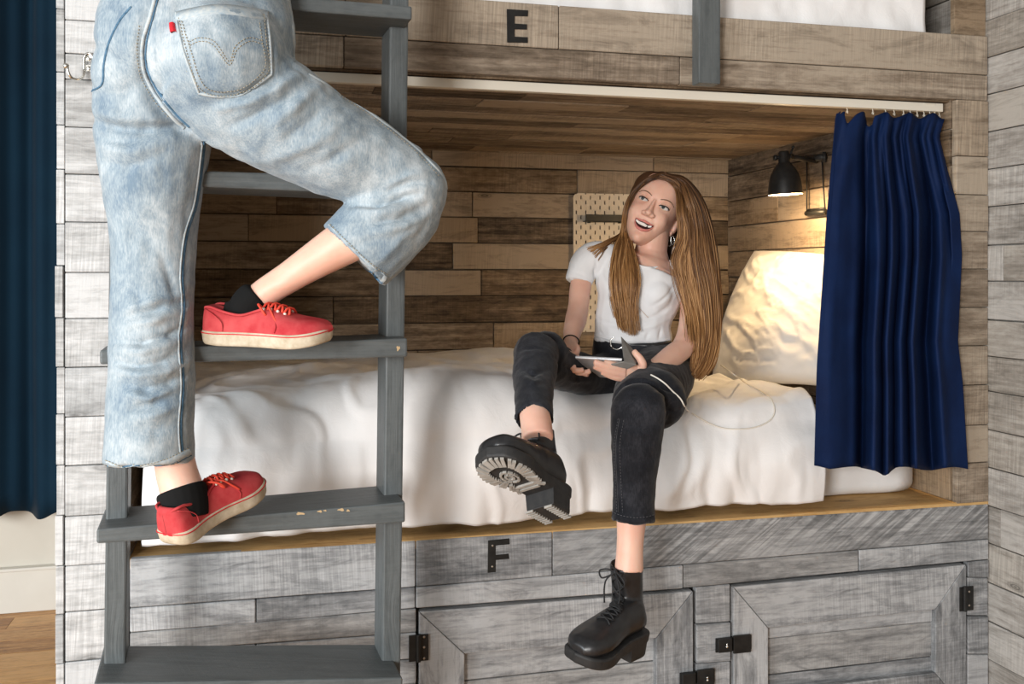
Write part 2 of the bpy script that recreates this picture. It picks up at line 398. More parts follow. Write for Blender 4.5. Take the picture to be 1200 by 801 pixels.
def empty_child(name, parent, loc):
    o = bpy.data.objects.new(name, None); C.objects.link(o); o.location = loc; adopt(o, parent); o.empty_display_size = .1
    # keep world location: parent inverse handles it
    return o
W = lambda px, u: px*at(u, 700, FY).dot(FW)/FPX
d1 = door(489, 813, dv, (W(54,520), W(53,600), W(47,790)), 61, .066)
d2 = door(857, 1132, dv, (W(45,880), W(50,1000), W(42,1110)), 62, .027)
def plate(mb, u0, v0, u1, v1, Y, th):
    p = at(u0, v1, Y); q = at(u1, v0, Y)
    mb.box((p.x, Y-th, p.z), (q.x-p.x,0,0), (0,th,0), (0,0,q.z-p.z))
def screw(mb, u, v, Y, r=.0032):
    c = at(u, v, Y); mb.lathe(c+V((0,.002,0)), (0,-1,0), [(r,0),(r,.002),(r*.7,.0032),(0.0001,.0032)], 10)
def hardware(name, rects, screws, d, knuckle=None):
    mb = MB()
    for r in rects: plate(mb, *r, FY-.007, .003)
    if knuckle: u, va, vb_ = knuckle; a, b = at(u, va, FY-.012), at(u, vb_, FY-.012); mb.tube([a, b], .006, 10)
    h = mb.build(name, M_BLACK, d, bevel=.001)
    for (u, v) in screws: mb = MB(); screw(mb, u, v, FY-.010); mb.build('screw', M_SCREW, h, smooth=True)
    return h
hardware('hinge', [(479,743,490,775),(490,742,502,774)], [(497,758),(497,771),(497,746)], d1, (490.5,743,775))
hardware('hinge', [(1124,687,1130,716),(1131,686,1140,715)], [(1136,693),(1136,709)], d2, (1131,687,716))
def latch(u0, u1, v0, v1, d, ks):
    mb = MB(); plate(mb, u0, v0, u1, v1, FY-.006, .004)
    mid = u0+(u1-u0)*.42; plate(mb, u0+2, v0+3, mid, v1-1, FY-.010, .012); plate(mb, mid+3, v0-1, u1-1, v1+1, FY-.010, .006)
    h = mb.build('latch', M_BLACK, d, bevel=.0015)
    mb = MB(); c = at(*ks, FY-.022); mb.tube([c+V((0,0,.006)), c+V((0,0,-.001))], .0022, 8); mb.sphere(c+V((0,0,-.003)), .0035, 10)
    mb.build('latch_pin', M_CHROME, h, smooth=True)
latch(838, 880, 743, 764, d2, (852,756)); latch(796, 837, 783, 803, d1, (829,795))
# letters
def letter(name, polys, m, Y, parent, screws):
    mb = MB()
    for poly in polys: mb.prism([at(u, v, Y) for u, v in poly], (0,1,0), .003, (1,0,0))
    o = mb.build(name, m, parent, bevel=.0006, seg=1)
    if screws:
        for u, v in screws: mb = MB(); screw(mb, u, v, Y, .0028); mb.build('screw', M_SCREW, o, smooth=True)
    return o
letter('letter', [[(594,10.5),(619,12),(618.5,19),(603,18.5),(603,27.5),(617.5,28.3),(617.5,34.5),(603,34),(603,42.8),(618.5,43.5),(618.5,50),(594.5,49.5)][::-1]], M_BLACK, FY-.004, bunk, [])
letter('letter', [[(572,633),(597,630.5),(597.5,637.5),(581,639),(581,650),(596,648.5),(597,654.5),(581,656),(581,670),(571.5,671)][::-1]], M_BLACK, FY-.006, bunk, [(577.3,639),(577,663.5)])
# ================================================================ ladder
lad = empty('ladder', (-.45, 1.95, 0), 'grey painted wooden ladder standing in front of the bunk', 'ladder')
PL = V((pz(115, 610, 1.75).x, pz(115, 610, 1.75).y, 0)); PR = V((pz(476, 590, 1.93).x, pz(476, 590, 1.93).y, 0))
ld = (PR-PL); LW = ld.length; ld.normalize(); ln = V((-ld.y, ld.x, 0))          # ln points into the bunk
TILT = .0125
def LP(s, dpt, z):                                                            # ladder frame -> world
    return PL + ld*(s + TILT*(z-CH)) + ln*dpt + V((0,0,z))
def sl_at(u, v, d=0):                                                          # ladder frame height of a pixel on the plane at depth d
    o = PL + ln*d; r = ray(u, v); t = (o-CAMP).dot(ln)/r.dot(ln); return CAMP + r*t
def rail(s0, s1, name):
    mb = MB(); za, zb = 0.0, 2.35
    mb.box(LP(s0, .07, za), LP(s0,.07,zb)-LP(s0,.07,za), LP(s1,.07,za)-LP(s0,.07,za), ln*.095)
    return mb.build('rail', W_RAIL, lad, bevel=.004)
def s_of(u, v, d): p = sl_at(u, v, d); return (p-PL).dot(ld) - TILT*(p.z-CH)
rail(s_of(122.5,700,.07), s_of(148,700,.07), 'l'); rail(s_of(448.5,700,.07), s_of(470.5,700,.07), 'r')
def tread(tl, tr, bl, br, dfront=0, nick=()):
    """front face corner pixels: top-left, top-right, bottom-left, bottom-right"""
    A = [sl_at(*q, dfront) for q in (bl, br, tr, tl)]; D = ln*.165
    mb = MB(); mb.prism(A, ln, .165-dfront, ld)
    o = mb.build('tread', W_RAIL, lad, bevel=.004)
    if nick:
        for (u, v, w, h) in nick:
            P = []; mb = MB()
            for k in range(9):
                a = 2*PI*k/9; rj = 1+.35*math.sin(k*2.3+u); P.append(sl_at(u+w*math.cos(a)*rj, v+h*math.sin(a)*rj, dfront-.0007))
            mb.prism(P[::-1], ln, .0014)
            mb.build('bare_wood_chip', M_NICK, o)
    return o
tread((110,800),(472,794),(110,824),(472,818), -.02)
tread((113,620),(475,587.5),(113,637),(475,612), 0, [(352,601.5,5,1.6),(375,599,3,1.2),(400,597,4,1.5),(408,598,2,1.3),(381,598,2,.8)])
tread((117,410),(477.5,396),(117,427),(477.5,418), 0, [(466.5,408,1.8,3),(463,392,0,0)][:1])
zz = lambda u, v: sl_at(u, v, 0).z
tread((122,197),(481,207),(122,214),(481,229), 0)
tread((128,-22),(483,7),(128,-5),(483,23), 0)
# bolts
# ================================================================ guard post on the upper bunk
p0 = at(819, 97, FY-.045); p1 = at(844.5, 97, FY-.045)
mb = MB(); mb.box((p0.x, FY-.045, p0.z), (0,0,.75), (p1.x-p0.x,0,0), (0,.042,0)); 
tag(mb.build('guard_post', W_RAIL, bevel=.003), 'grey painted upright fixed to the beam below the upper mattress', 'post')
# ================================================================ curtain rail and curtain
ra = at(330, 90, FY+.05).x; rb_ = at(1101, 125, FY+.05).x; RY = FY+.045
z_top = zat(800, 106.5, RY); z_bot = zat(800, 117, RY)
crail = empty('curtain_rail', ((ra+rb_)/2, RY, z_bot), 'long cream curtain rail under the upper bunk beam', 'curtain rail')
mb = MB()
prof = [(-.010, z_bot), (.012, z_bot), (.012, z_top), (-.010, z_top)]
mb.box((ra, RY-.011, z_bot), (rb_-ra,0,0), (0,.022,0), (0,0,z_top-z_bot)); mb.build('track', M_RAILW, crail, bevel=.002)
for u in (532, 875, 1086):
    c = at(u, 100, RY); mb = MB(); mb.box((c.x-.018, RY-.014, z_top-.001), (.036,0,0), (0,.03,0), (0,0,ZC-.005-z_top)); mb.build('rail_clip', M_RAILW, crail, bevel=.002)
# gathered navy curtain
def curtain():
    # left/right outline pixels by height
    vL = [(122,986),(135,979),(180,975),(260,968),(340,963),(430,957),(545,954)]
    vR = [(128,1112),(135,1108),(160,1100),(200,1110),(250,1124),(300,1127),(400,1122),(450,1128),(548,1134)]
    NT, NS = 70, 260; mb = MB(); R = []
    for i in range(NT+1):
        t = i/NT; row = []
        for j in range(NS+1):
            s = j/NS
            # heading droops between hooks near the left, evenly gathered on the right
            hk = [0, .22, .36, .47, .56, .64, .71, .78, .84, .90, .95, 1.0]
            d = min(abs(s-h) for h in hk); k = max(range(len(hk)-1), key=lambda q: hk[q] <= s); wdt = hk[k+1]-hk[k]
            sag = math.sin(PI*(s-hk[k])/wdt)**2*wdt*105
            vtop = 130 + sag*(.75 if s < .36 else .28) + (s*3) - (9 if s < .02 else 9*math.exp(-((s-.07)/.05)**2)) + 12*math.exp(-(s/.03)**2)
            vbot = 548 + 2*math.sin(s*19) + 7*math.exp(-((s-.46)/.05)**2) + 1*s - 3*math.exp(-(s/.10)**2)
            v = vtop*(1-t)+vbot*t
            ul = float(np.interp(v, [a for a,b in vL], [b for a,b in vL])); ur = float(np.interp(v, [a for a,b in vR], [b for a,b in vR]))
            # wide flat lead edge at the left, deep pleats to the right
            ss = s + .012*math.sin(s*33)*(1-s); u = ul + (ur-ul)*ss
            amp = (.010+.030*min(1, t*2.2))
            fold = 0; tt_ = min(1, .25+t*1.5); sw = s + .014*math.sin(t*4+s*6)
            for c_, w_, h_ in ((.10,.09,-.016),(.20,.03,.006),(.305,.045,.065),(.385,.028,-.030),(.445,.014,.016),(.485,.022,-.026),(.54,.015,.022),(.585,.020,-.022),(.635,.014,.020),(.68,.022,-.026),(.775,.045,.060),(.86,.030,-.018),(.93,.05,-.004)):
                fold += h_*math.exp(-((sw-c_)/w_)**2)*tt_
            fold += .007*math.sin(s*95+t*4)*max(0, 1-t/.45)*min(1,t*14)*(s>.3)
            fold += .012*math.sin(s*22+t*9)*max(0, 1-abs(t-.12)/.14)
            Y = FY+.03 - .055*min(1, t*1.6) + fold
            if s > .93: Y = min(Y, FY-.012) if t > .2 else Y
            n3 = noise.noise(V((s*9, t*5, 3)))*.006
            p = at(u, v, Y+n3); row.append(p)
        R.append(row)
    mb.rings(R, cap=False, closed=False)
    o = mb.build('curtain', M_NAVY, smooth=True); so = o.modifiers.new('thick', 'SOLIDIFY'); so.thickness = .002
    return o
cu = tag(curtain(), 'navy blue privacy curtain gathered at the right end of the lower bunk', 'curtain')
for s_, u in enumerate((992, 1022, 1037, 1047, 1058, 1066, 1074, 1082, 1089, 1095, 1100)):
    c = at(u, 126, RY); z = z_bot; mb = MB()
    mb.tube([V((c.x, RY, z+.002)), V((c.x+.003, RY, z-.006)), V((c.x-.002, RY-.002, z-.012)), V((c.x+.002, RY-.004, z-.016)), V((c.x, RY-.006, z-.010))], .0013, 6)
    mb.build('curtain_hook', M_RAILW, cu, smooth=True)
# ================================================================ window curtain at the far left
mb = MB(); R = []
for i in range(31):
    row = []
    for j in range(121):
        s = j/120; x = -1.75 + s*1.13; t = i/30
        zb_ = CH - (278 - 15*s*1.0)/FPX*3.5 + .012*math.sin(s*30); 
        z = 2.6*(1-t) + (zat(20, 603+5*math.sin(s*40), 3.72))*t
        row.append(V((x, 3.72+.035*math.sin(s*42+.4*math.sin(t*3)) + .012*math.sin(s*97), z)))
    R.append(row)
mb.rings(R, cap=False, closed=False); o = mb.build('window_curtain', M_TEAL, smooth=True)
o.modifiers.new('thick', 'SOLIDIFY').thickness = .003
tag(o, 'dark teal curtain hanging over the pale wall left of the bunk', 'curtain')
# ================================================================ coat hook
hk = empty('coat_hook', at(103, 80, FY), 'chrome double coat hook on the whitewashed post', 'hook')
Yh = FY-.004
mb = MB(); q = lambda u, v, y: at(u, v, y)
pts = [q(99,86,Yh-.004), q(98.5,70,Yh-.004), q(100,65,Yh-.005), q(103.5,62.5,Yh-.005), q(107.5,65,Yh-.005), q(109,70,Yh-.004), q(108.8,86,Yh-.004)]
mb.tube([V(p) for p in catmull(pts, 4)], .0032, 8)
mb.build('hook_plate', M_CHROME, hk, smooth=True)
mb = MB(); pts = [q(98.6,82,Yh-.006), q(97.5,89,Yh-.014), q(92,93,Yh-.03), q(84,91,Yh-.045), q(80,84,Yh-.05), q(79,78,Yh-.05)]
mb.tube([V(p) for p in catmull(pts, 5)], .003, 8); mb.sphere(q(77.5,77,Yh-.05), .0065, 12); mb.build('hook_arm', M_CHROME, hk, smooth=True)
mb = MB(); 
for v in (68.5, 80): plate(mb, 100.5, v-3.5, 107, v+3.5, Yh, .004); mb.sphere(q(104, v, Yh-.004), .005, 10, (1,.5,1))
mb.build('hook_screw', M_CHROME, hk)
# ================================================================ bedding
def fbm(x, y, z=0, o=4):
    s = 0; a = 1; 
    for k in range(o): s += a*noise.noise(V((x, y, z+k*7.1))); x *= 2; y *= 2; a *= .5
    return s
ZM = ZL+.20
mbm = MB()
x0, x1, y0, y1 = XO+.05, at(1068,575,FY+.13).x, FY+.125, YB-.01
# mattress: rounded box
def rbox(mb, x0, x1, y0, y1, z0, z1, r, n=6, wob=0):
    R = []
    for i in range(2*n+2):
        if i <= n: a = -PI/2 + (PI/2)*i/n; zz_ = z0+r + r*math.sin(a); ins = r - r*math.cos(a)
        else: a = (PI/2)*(i-n-1)/n; zz_ = z1-r + r*math.sin(a); ins = r - r*math.cos(a)
        row = []; NX = 40
        cs = []
        for k in range(NX): cs.append((x0+ins + (x1-x0-2*ins)*k/NX, y0+ins))
        for k in range(NX): cs.append((x1-ins, y0+ins + (y1-y0-2*ins)*k/NX))
        for k in range(NX): cs.append((x1-ins - (x1-x0-2*ins)*k/NX, y1-ins))
        for k in range(NX): cs.append((x0+ins, y1-ins - (y1-y0-2*ins)*k/NX))
        cx, cy = (x0+x1)/2, (y0+y1)/2
        for (x, y) in cs:
            w = wob*fbm(x*6, y*6+zz_*9, 1); row.append(V((x+w*.5, y+w, zz_)))
        R.append(row)
    mb.rings(R, True)
mbm = MB(); rbox(mbm, x0, x1, y0, y1, ZL+.002, ZM, .035, wob=.006)
tag(mbm.build('mattress', M_SHEET, smooth=True, bevel=0), 'white sheeted mattress lying on the pine ledge under the duvet', 'mattress')
XD0, XD1 = XO+.03, at(957, 520, FY+.05).x
def duvet():
    NX, NP = 330, 200; mb = MB(); R = []
    for j in range(NP+1):
        row = []
        for i in range(NX+1):
            x = XD0 + (XD1-XD0)*i/NX
            u_ = (x-XD0)/(XD1-XD0)
            ztop = zat(540, 412, YB)                                   # level at the back
            # profile: from back wall (t=0) to front edge then drop
            yF = FY+.045 + .012*math.sin(x*9) + .02*fbm(x*3, .3)         # front hang plane
            hem = ZL + .006 + .012*max(0, fbm(x*5, 4.4)) 
            r = .10; Ltop = (YB-.01) - (yF+r); arc = r*PI/2; Ld = (ztop-.02 - r) - hem; tot = Ltop+arc+Ld
            s = tot*j/NP
            if s < Ltop: y = YB-.01-s; z = ztop; ny, nz = 0, 1
            elif s < Ltop+arc: a = (s-Ltop)/r; y = yF+r-r*math.sin(a); z = ztop-r+r*math.cos(a); ny, nz = -math.sin(a), math.cos(a)
            else: y = yF; z = ztop-r-(s-Ltop-arc); ny, nz = -1, 0
            # puffy top: bulge and dips
            q = max(0, min(1, (s-.15)/.5))
            top = (s < Ltop)
            bulge = .025*fbm(x*2.2, s*2.0, 2, 3)
            # big puff near the left end of the bed, flattened right of the seat
            bulge += .03*math.exp(-((x-.55)/.35)**2)*math.exp(-((s-Ltop*.95)/.3)**2)
            bulge -= .035*math.exp(-((x-1.02)/.22)**2)*math.exp(-((s-Ltop*.9)/.30)**2)
            bulge -= .05*math.exp(-((x-(XD1-.1))/.25)**2)*(1 if s<Ltop else math.exp(-((s-Ltop)/.15)**2))
            # wrinkles: long soft creases fanning downward on the hang, ripples on top
            cr = fbm(x*3.4+1.2*fbm(x*1.3,s*1.5), s*1.3, 5, 3); cr2 = fbm(x*2, s*6+1.6*fbm(x*1.8,s), 9, 3)
            w = (.015*(1-abs(cr))**3)*q + .004*fbm(x*9, s*5, 8, 3) + (.011*cr2 if s < Ltop*.75 else .004*cr2)
            # tuck creases at the hem
            if s > Ltop+arc: 
                k = (s-Ltop-arc)/Ld; w += .010*math.sin(x*46+3*fbm(x*4,0))*k*k*.6; w += .028*math.sin(k*PI)*(1+.5*fbm(x*4,1.1))
            b = bulge + w - .006
            p = V((x, y + ny*b, z + nz*b))
            if x < XD0+.06: p.z -= .0
            row.append(p)
        R.append(row)
    mb.rings(R, cap=False, closed=False)
    return mb
dm = duvet(); duv = dm.build('duvet', M_SHEET, smooth=True)
so = duv.modifiers.new('thick', 'SOLIDIFY'); so.thickness = .010; so.offset = -1
tag(duv, 'rumpled white duvet spread over the lower bunk mattress', 'duvet')
# upper mattress with a draped sheet
mb = MB(); R = []
xa, xb = at(350, 0, FY+.05).x-.3, at(1081, 20, FY+.05).x
for i in range(30):
    row = []
    for j in range(201):
        s = j/200; x = xa+(xb-xa)*s; t = i/29
        zb_ = zb2 - .012 + .012*fbm(x*5, 7) 
        zt = zb2+.26; r = .05
        if t < .5: z = zb_ + (zt-r-zb_)*t*2; y = FY+.035+.012*fbm(x*7, z*5, 3)+.01*math.sin(t*2*PI)
        else: a = (t-.5)*2*PI/2; z = zt-r+r*math.sin(a); y = FY+.035+r-r*math.cos(a)+ (t-.5)*1.2*(a>1.2)
        row.append(V((x, y, z)))
    R.append(row)
mb.rings(R, cap=False, closed=False); o = mb.build('upper_sheet', M_SHEET, smooth=True); o.modifiers.new('thick','SOLIDIFY').thickness = -.004
tag(o, 'white sheet covering the upper bunk mattress above the beam', 'sheet')
# pillow
def pillow():
    c = at(905, 385, 3.02); mb = MB(); NU, NV = 90, 70
    A = V((.0, 0, 0))
    ex = V((.62, -.42, .02)).normalized(); ex = (at(985,380,2.85)-at(850,410,3.2)).normalized()
    ez = V((.28, .20, 1)).normalized(); ez = (ez - ex*ez.dot(ex)).normalized(); en = ex.cross(ez)  # faces viewer
    hw, hh, th = .31, .215, .085
    # corner pixels of the visible face
    c00, c10, c11, c01 = at(832, 452, 3.05), at(1002, 455, 2.62), at(1000, 302, 2.80), at(884, 293, 3.35)
    for side in (1, -1):
        R = []
        for i in range(NV+1):
            row = []
            for j in range(NU+1):
                a, b = j/NU, i/NV; X_, Y_ = 2*a-1, 2*b-1
                # pinch edges so that corners stick out
                pin = .07
                a2 = .5 + (a-.5)*(1-pin*(1-abs(Y_)**2.2)*1); b2 = .5+(b-.5)*(1-pin*(1-abs(X_)**2.2))
                p = (c00*(1-a2)+c10*a2)*(1-b2) + (c01*(1-a2)+c11*a2)*b2 + (c00-c10).normalized()*.045*math.sin(PI*b)*(1-a) + (c01-c00).normalized()*.02*math.sin(PI*a)*b
                h = th*((1-abs(X_)**2.6)*(1-abs(Y_)**2.6))**.55
                nn = (c10-c00).cross(c01-c00).normalized(); 
                if nn.y > 0: nn = -nn
                h += .014*fbm(X_*1.0+Y_*.6, Y_*2.2-X_*1.2, 3+side, 3)*min(1, (1-abs(X_))*5)*min(1,(1-abs(Y_))*5)
                h += .011*(1-abs(fbm(X_*1.2-Y_*1.5, Y_*3+X_*2, 6)))**4*min(1, (1-abs(X_))*4)*min(1,(1-abs(Y_))*4)
                row.append(p + nn*h*side)
            R.append(row if side == 1 else row[::-1])
        mb.rings(R, cap=False, closed=False)
    return mb.build('pillow', M_PILLOW, smooth=True, weld=True)
tag(pillow(), 'plump white pillow leaning against the end panel under the reading lamp', 'pillow')
# ================================================================ pegboard
pb = empty('pegboard', at(725, 388, YB-.02), 'beige slotted pegboard hung on the brown back boards', 'pegboard')
m = mat('pegboard_slots', (.66,.57,.45), .6); n = N(m); uv = n.coord('Object')
sx = n.new('ShaderNodeSeparateXYZ'); n.link(uv, sx.inputs[0])
fx = n.math('DIVIDE', sx.outputs[0], .02); fz = n.math('DIVIDE', sx.outputs[2], .02)
par = n.math('FLOOR', fx); px_ = n.math('ABSOLUTE', n.math('SUBTRACT', n.math('FRACT', fx), .5))
odd = n.math('MULTIPLY', n.math('MODULO', n.math('ABSOLUTE', par), 2.0), .5)
pz_ = n.math('ABSOLUTE', n.math('SUBTRACT', n.math('FRACT', n.math('ADD', n.math('DIVIDE', fz, 2.0), odd)), .5))
hole = n.math('MULTIPLY', n.math('LESS_THAN', px_, .125), n.math('LESS_THAN', pz_, .19))
tr = n.new('ShaderNodeBsdfTransparent'); ms = n.new('ShaderNodeMixShader')
n.link(hole, ms.inputs[0]); n.link(n.b.outputs[0], ms.inputs[1]); n.link(tr.outputs[0], ms.inputs[2])
n.link(ms.outputs[0], n.t.nodes['Material Output'].inputs[0])
ya = YB-.022; a = at(672, 226, ya); b = at(675, 389, ya); hgt = a.z-b.z
mb = MB(); w = .36; r = .02; P = []
for (cx, cz, a0) in ((a.x+w-r, a.z-r, 0), (a.x+r, a.z-r, 90), (a.x+r, b.z+r, 180), (a.x+w-r, b.z+r, 270)):
    for k in range(6): t = math.radians(a0+18*k); P.append(V((cx+r*math.cos(t), ya, cz+r*math.sin(t))))
mb.prism(P, (0,1,0), .004); o = mb.build('perforated_panel', m, pb)
mb = MB(); s0 = at(686, 251, ya-.035); s1 = at(733, 260, ya-.035)
mb.box((s0.x, ya-.04, s1.z), (s1.x-s0.x+.02,0,0), (0,.004,0), (0,0,s0.z-s1.z)); mb.box((s0.x, ya-.04, s1.z), (s1.x-s0.x+.02,0,0), (0,.038,0), (0,0,.003))
mb.box((s0.x+.02, ya-.006, s1.z-.004), (.012,0,0), (0,.012,0), (0,0,.03)); mb.box((s1.x-.02, ya-.006, s1.z-.004), (.012,0,0), (0,.012,0), (0,0,.03))
tag(mb.build('peg_shelf', M_BLACK, bevel=.001), 'small black shelf hooked into the beige pegboard beside the seated woman', 'shelf')
# ================================================================ reading lamp
lamp = empty('wall_lamp', at(960, 185, 2.92), 'lit black dome reading lamp on the end panel above the pillow', 'wall lamp')
yl = 2.90; wallp = lambda v, y: V((XE, y, 0))
M_BULB = bpy.data.materials.new('lit_bulb'); M_BULB.use_nodes = True; nb = M_BULB.node_tree.nodes
e = nb.new('ShaderNodeEmission'); e.inputs[0].default_value = (1,.72,.42,1); e.inputs[1].default_value = 30; M_BULB.node_tree.links.new(e.outputs[0], nb['Material Output'].inputs[0])
M_LIN = mat('cream_enamel', (.85,.78,.62), .5)
sc_ = at(920.5, 228, 2.84); axis = V((-.05,0,1)).normalized()
Zs = proj(sc_)[2]; rpx = lambda px: px*Zs/FPX
prof = [(rpx(20),0),(rpx(19.6),rpx(5)),(rpx(18.5),rpx(14)),(rpx(16),rpx(24)),(rpx(12),rpx(31.5)),(rpx(8),rpx(36)),(rpx(6.5),rpx(38)),(rpx(6.5),rpx(49)),(rpx(5.2),rpx(51)),(.0005,rpx(51))]
mb = MB(); mb.lathe(sc_, axis, prof, 40); sh = mb.build('lamp_shade', M_BLACK, lamp, smooth=True)
mb = MB(); mb.lathe(sc_, axis, [(r_-.0018, h-(.0 if i else -.0005)) for i, (r_, h) in enumerate(prof[:6])]+[(.0005,rpx(35.5))], 40); mb.build('shade_lining', M_LIN, sh, smooth=True)
mb = MB(); mb.sphere(sc_+axis*rpx(16), .017, 16, (1,1,1.25)); mb.build('bulb', M_BULB, sh, smooth=True)
mb = MB(); top = sc_+axis*rpx(44)
mb.tube([top+V((-.03,0,-.003)), top+V((-.01,0,0))], .006, 10); mb.tube([top+V((-.036,0,-.003)), top+V((-.028,0,-.003))], .009, 12)
arm_end = V((XE-.012, top.y+.10, top.z+.004))
mb.tube([top+V((.01,0,.002)), top+V((.035,.01,.003))], .011, 12)
mb.tube([top+V((.02,.005,.003)), arm_end], .0085, 12)
mb.tube([top+V((.034,.012,.0)), top+V((.034,.012,.02)), top+V((.040,.012,.032))], .0035, 8); mb.sphere(top+V((.041,.012,.036)), .006, 10)
mb.build('arm', M_BLACK, lamp, smooth=True)
# wall bracket: bar, two uprights and a lower plate
mb = MB(); 
def wp(u, v, off=.02):
    r_ = ray(u, v); t = (XE-off)/r_.x; return CAMP+r_*t
mb.tube([wp(944,186), wp(966,184)], .012, 14); mb.tube([wp(966,178), wp(966,190)], .007, 10)
mb.tube([wp(945.5,190), wp(945.5,248)], .0028, 8); mb.tube([wp(963.5,188), wp(965,220), wp(967,246)], .0028, 8)
mb.tube([wp(945,250), wp(967,248)], .009, 12); mb.tube([wp(947,246), wp(966,244)], .004, 8)
mb.build('wall_bracket', M_BLACK, lamp, smooth=True)
ll = bpy.data.lights.new('reading_lamp_light', 'POINT'); ll.energy = 11; ll.color = (1,.70,.38); ll.shadow_soft_size = .02
lo = bpy.data.objects.new('reading_lamp_light', ll); C.objects.link(lo); lo.location = sc_+axis*rpx(-2); 
# ================================================================ figure tools
VIEW = FW
def loft_rings(nodes, n=20, sub=5, dr=1.0, side=None, px=True):
    """nodes: (u, v, Z, half-width px[, depth ratio]); rings face along the path, half-width seen by the camera"""
    P = []
    for q in nodes:
        c = pz(*q[:3]) if px else V(q[:3]); r = q[3]*q[2]/FPX if px else q[3]
        P.append((c.x, c.y, c.z, r, r*(q[4] if len(q) > 4 else dr)))
    S = catmull(P, sub); R = []
    for i, s in enumerate(S):
        c = V(s[:3]); d = (V(S[min(i+1, len(S)-1)][:3]) - V(S[max(i-1, 0)][:3])).normalized()
        vd = side if side is not None else (c-CAMP).normalized()
        x = d.cross(vd)
        if x.length < .05: x = d.orthogonal()
        x.normalize(); y = x.cross(d).normalized()
        R.append([c + x*math.cos(t)*s[3] + y*math.sin(t)*s[4] for t in [2*PI*k/n for k in range(n)]])
    # rounded ends
    def endcap(r0, d, rr):
        c = sum(r0, V())/len(r0); return [[c + (p-c)*math.cos(a) + d*rr*math.sin(a) for p in r0] for a in (.5, .95, 1.3)]
    return R
class Vol:
    """overlapping closed shapes melted into one surface"""
    def __init__(s): s.mb = MB()
    def limb(s, nodes, **k): s.mb.rings(loft_rings(nodes, **k), True); return s
    def ball(s, u, v, Z, r, sc=(1,1,1)):
        s.mb.sphere(pz(u, v, Z), r*Z/FPX, 20, sc); return s
    def ballw(s, c, r, sc=(1,1,1), rot=None): s.mb.sphere(c, r, 20, sc, rot); return s
    def bake(s, voxel=.005, smooth=6, fac=.5):
        bm = s.mb.bm; bmesh.ops.recalc_face_normals(bm, faces=bm.faces)
        me = bpy.data.meshes.new('melt'); bm.to_mesh(me); bm.free()
        o = bpy.data.objects.new('melt', me); C.objects.link(o)
        r = o.modifiers.new('r', 'REMESH'); r.mode = 'VOXEL'; r.voxel_size = voxel; r.adaptivity = 0
        if smooth: q = o.modifiers.new('s', 'SMOOTH'); q.factor = fac; q.iterations = smooth
        dg = bpy.context.evaluated_depsgraph_get(); out = bpy.data.meshes.new_from_object(o.evaluated_get(dg))
        bpy.data.objects.remove(o); bpy.data.meshes.remove(me); return Surf(out)
class Surf:
    def __init__(s, me):
        s.me = me; n = len(me.vertices); co = np.empty(n*3, 'f'); me.vertices.foreach_get('co', co); s.co = co.reshape(-1, 3).astype(float)
        s.upd()
    def upd(s):
        s.me.vertices.foreach_set('co', s.co.astype('f').ravel()); s.me.update()
        n = len(s.me.vertices); no = np.empty(n*3, 'f'); s.me.vertex_normals.foreach_get('vector', no); s.no = no.reshape(-1, 3).astype(float)
        s._b = None
    @property
    def bvh(s):
        if s._b is None:
            pol = [tuple(p.vertices) for p in s.me.polygons]; s._b = BVHTree.FromPolygons([V(c) for c in s.co], pol)
        return s._b
    def cast(s, u, v, off=0):
        h, nn, i, d = s.bvh.ray_cast(CAMP, ray(u, v).normalized())
        if h is None:
            # nearest surface point to the ray: march
            best = None
            for k in range(60):
                p = pz(u, v, 1.4+k*.03); q, n2, i2, d2 = s.bvh.find_nearest(p)
                if best is None or d2 < best[0]: best = (d2, q, n2)
            h, nn = best[1], best[2]
        return h + nn*off, nn
    def strokes(s, L):
        """L: (pixel path or list of Vectors, radius m, amplitude m)"""
        tot = np.zeros(len(s.co))
        for path, r, amp in L:
            pts = [np.array(p if isinstance(p, Vector) else s.cast(*p)[0]) for p in path]
            if len(pts) == 1: d = np.linalg.norm(s.co-pts[0], axis=1)
            else:
                d = np.full(len(s.co), 9.0); tt = np.zeros(len(s.co)); m = len(pts)-1
                for i in range(m):
                    a, b = pts[i], pts[i+1]; ab = b-a; t = np.clip(((s.co-a)@ab)/(ab@ab+1e-12), 0, 1)
                    q = np.linalg.norm(s.co-(a+t[:,None]*ab), axis=1); w = q < d; d[w] = q[w]; tt[w] = (i+t[w])/m
                amp = amp*np.sin(np.clip(tt, .04, .96)*PI)**.5
            tot += amp*np.exp(-(d/r)**2)
        s.co += s.no*tot[:, None]; s.upd()
    def noise(s, amp, scale, stretch=(1,1,1), seed=0):
        f = np.array([noise.noise(V((c[0]*scale*stretch[0]+seed, c[1]*scale*stretch[1], c[2]*scale*stretch[2]))) for c in s.co])
        s.co += s.no*(f*amp)[:, None]; s.upd()
    def obj(s, name, m, parent=None, cut=None):
        me = s.me; me.name = name; me.materials.clear(); me.materials.append(m)
        me.polygons.foreach_set('use_smooth', [True]*len(me.polygons)); o = bpy.data.objects.new(name, me); C.objects.link(o)
        if parent is not None: adopt(o, parent)
        return o
def join_surfs(L):
    bm = bmesh.new()
    for s in L: bm.from_mesh(s.me)
    me = bpy.data.meshes.new('body'); bm.to_mesh(me); bm.free(); return Surf(me)
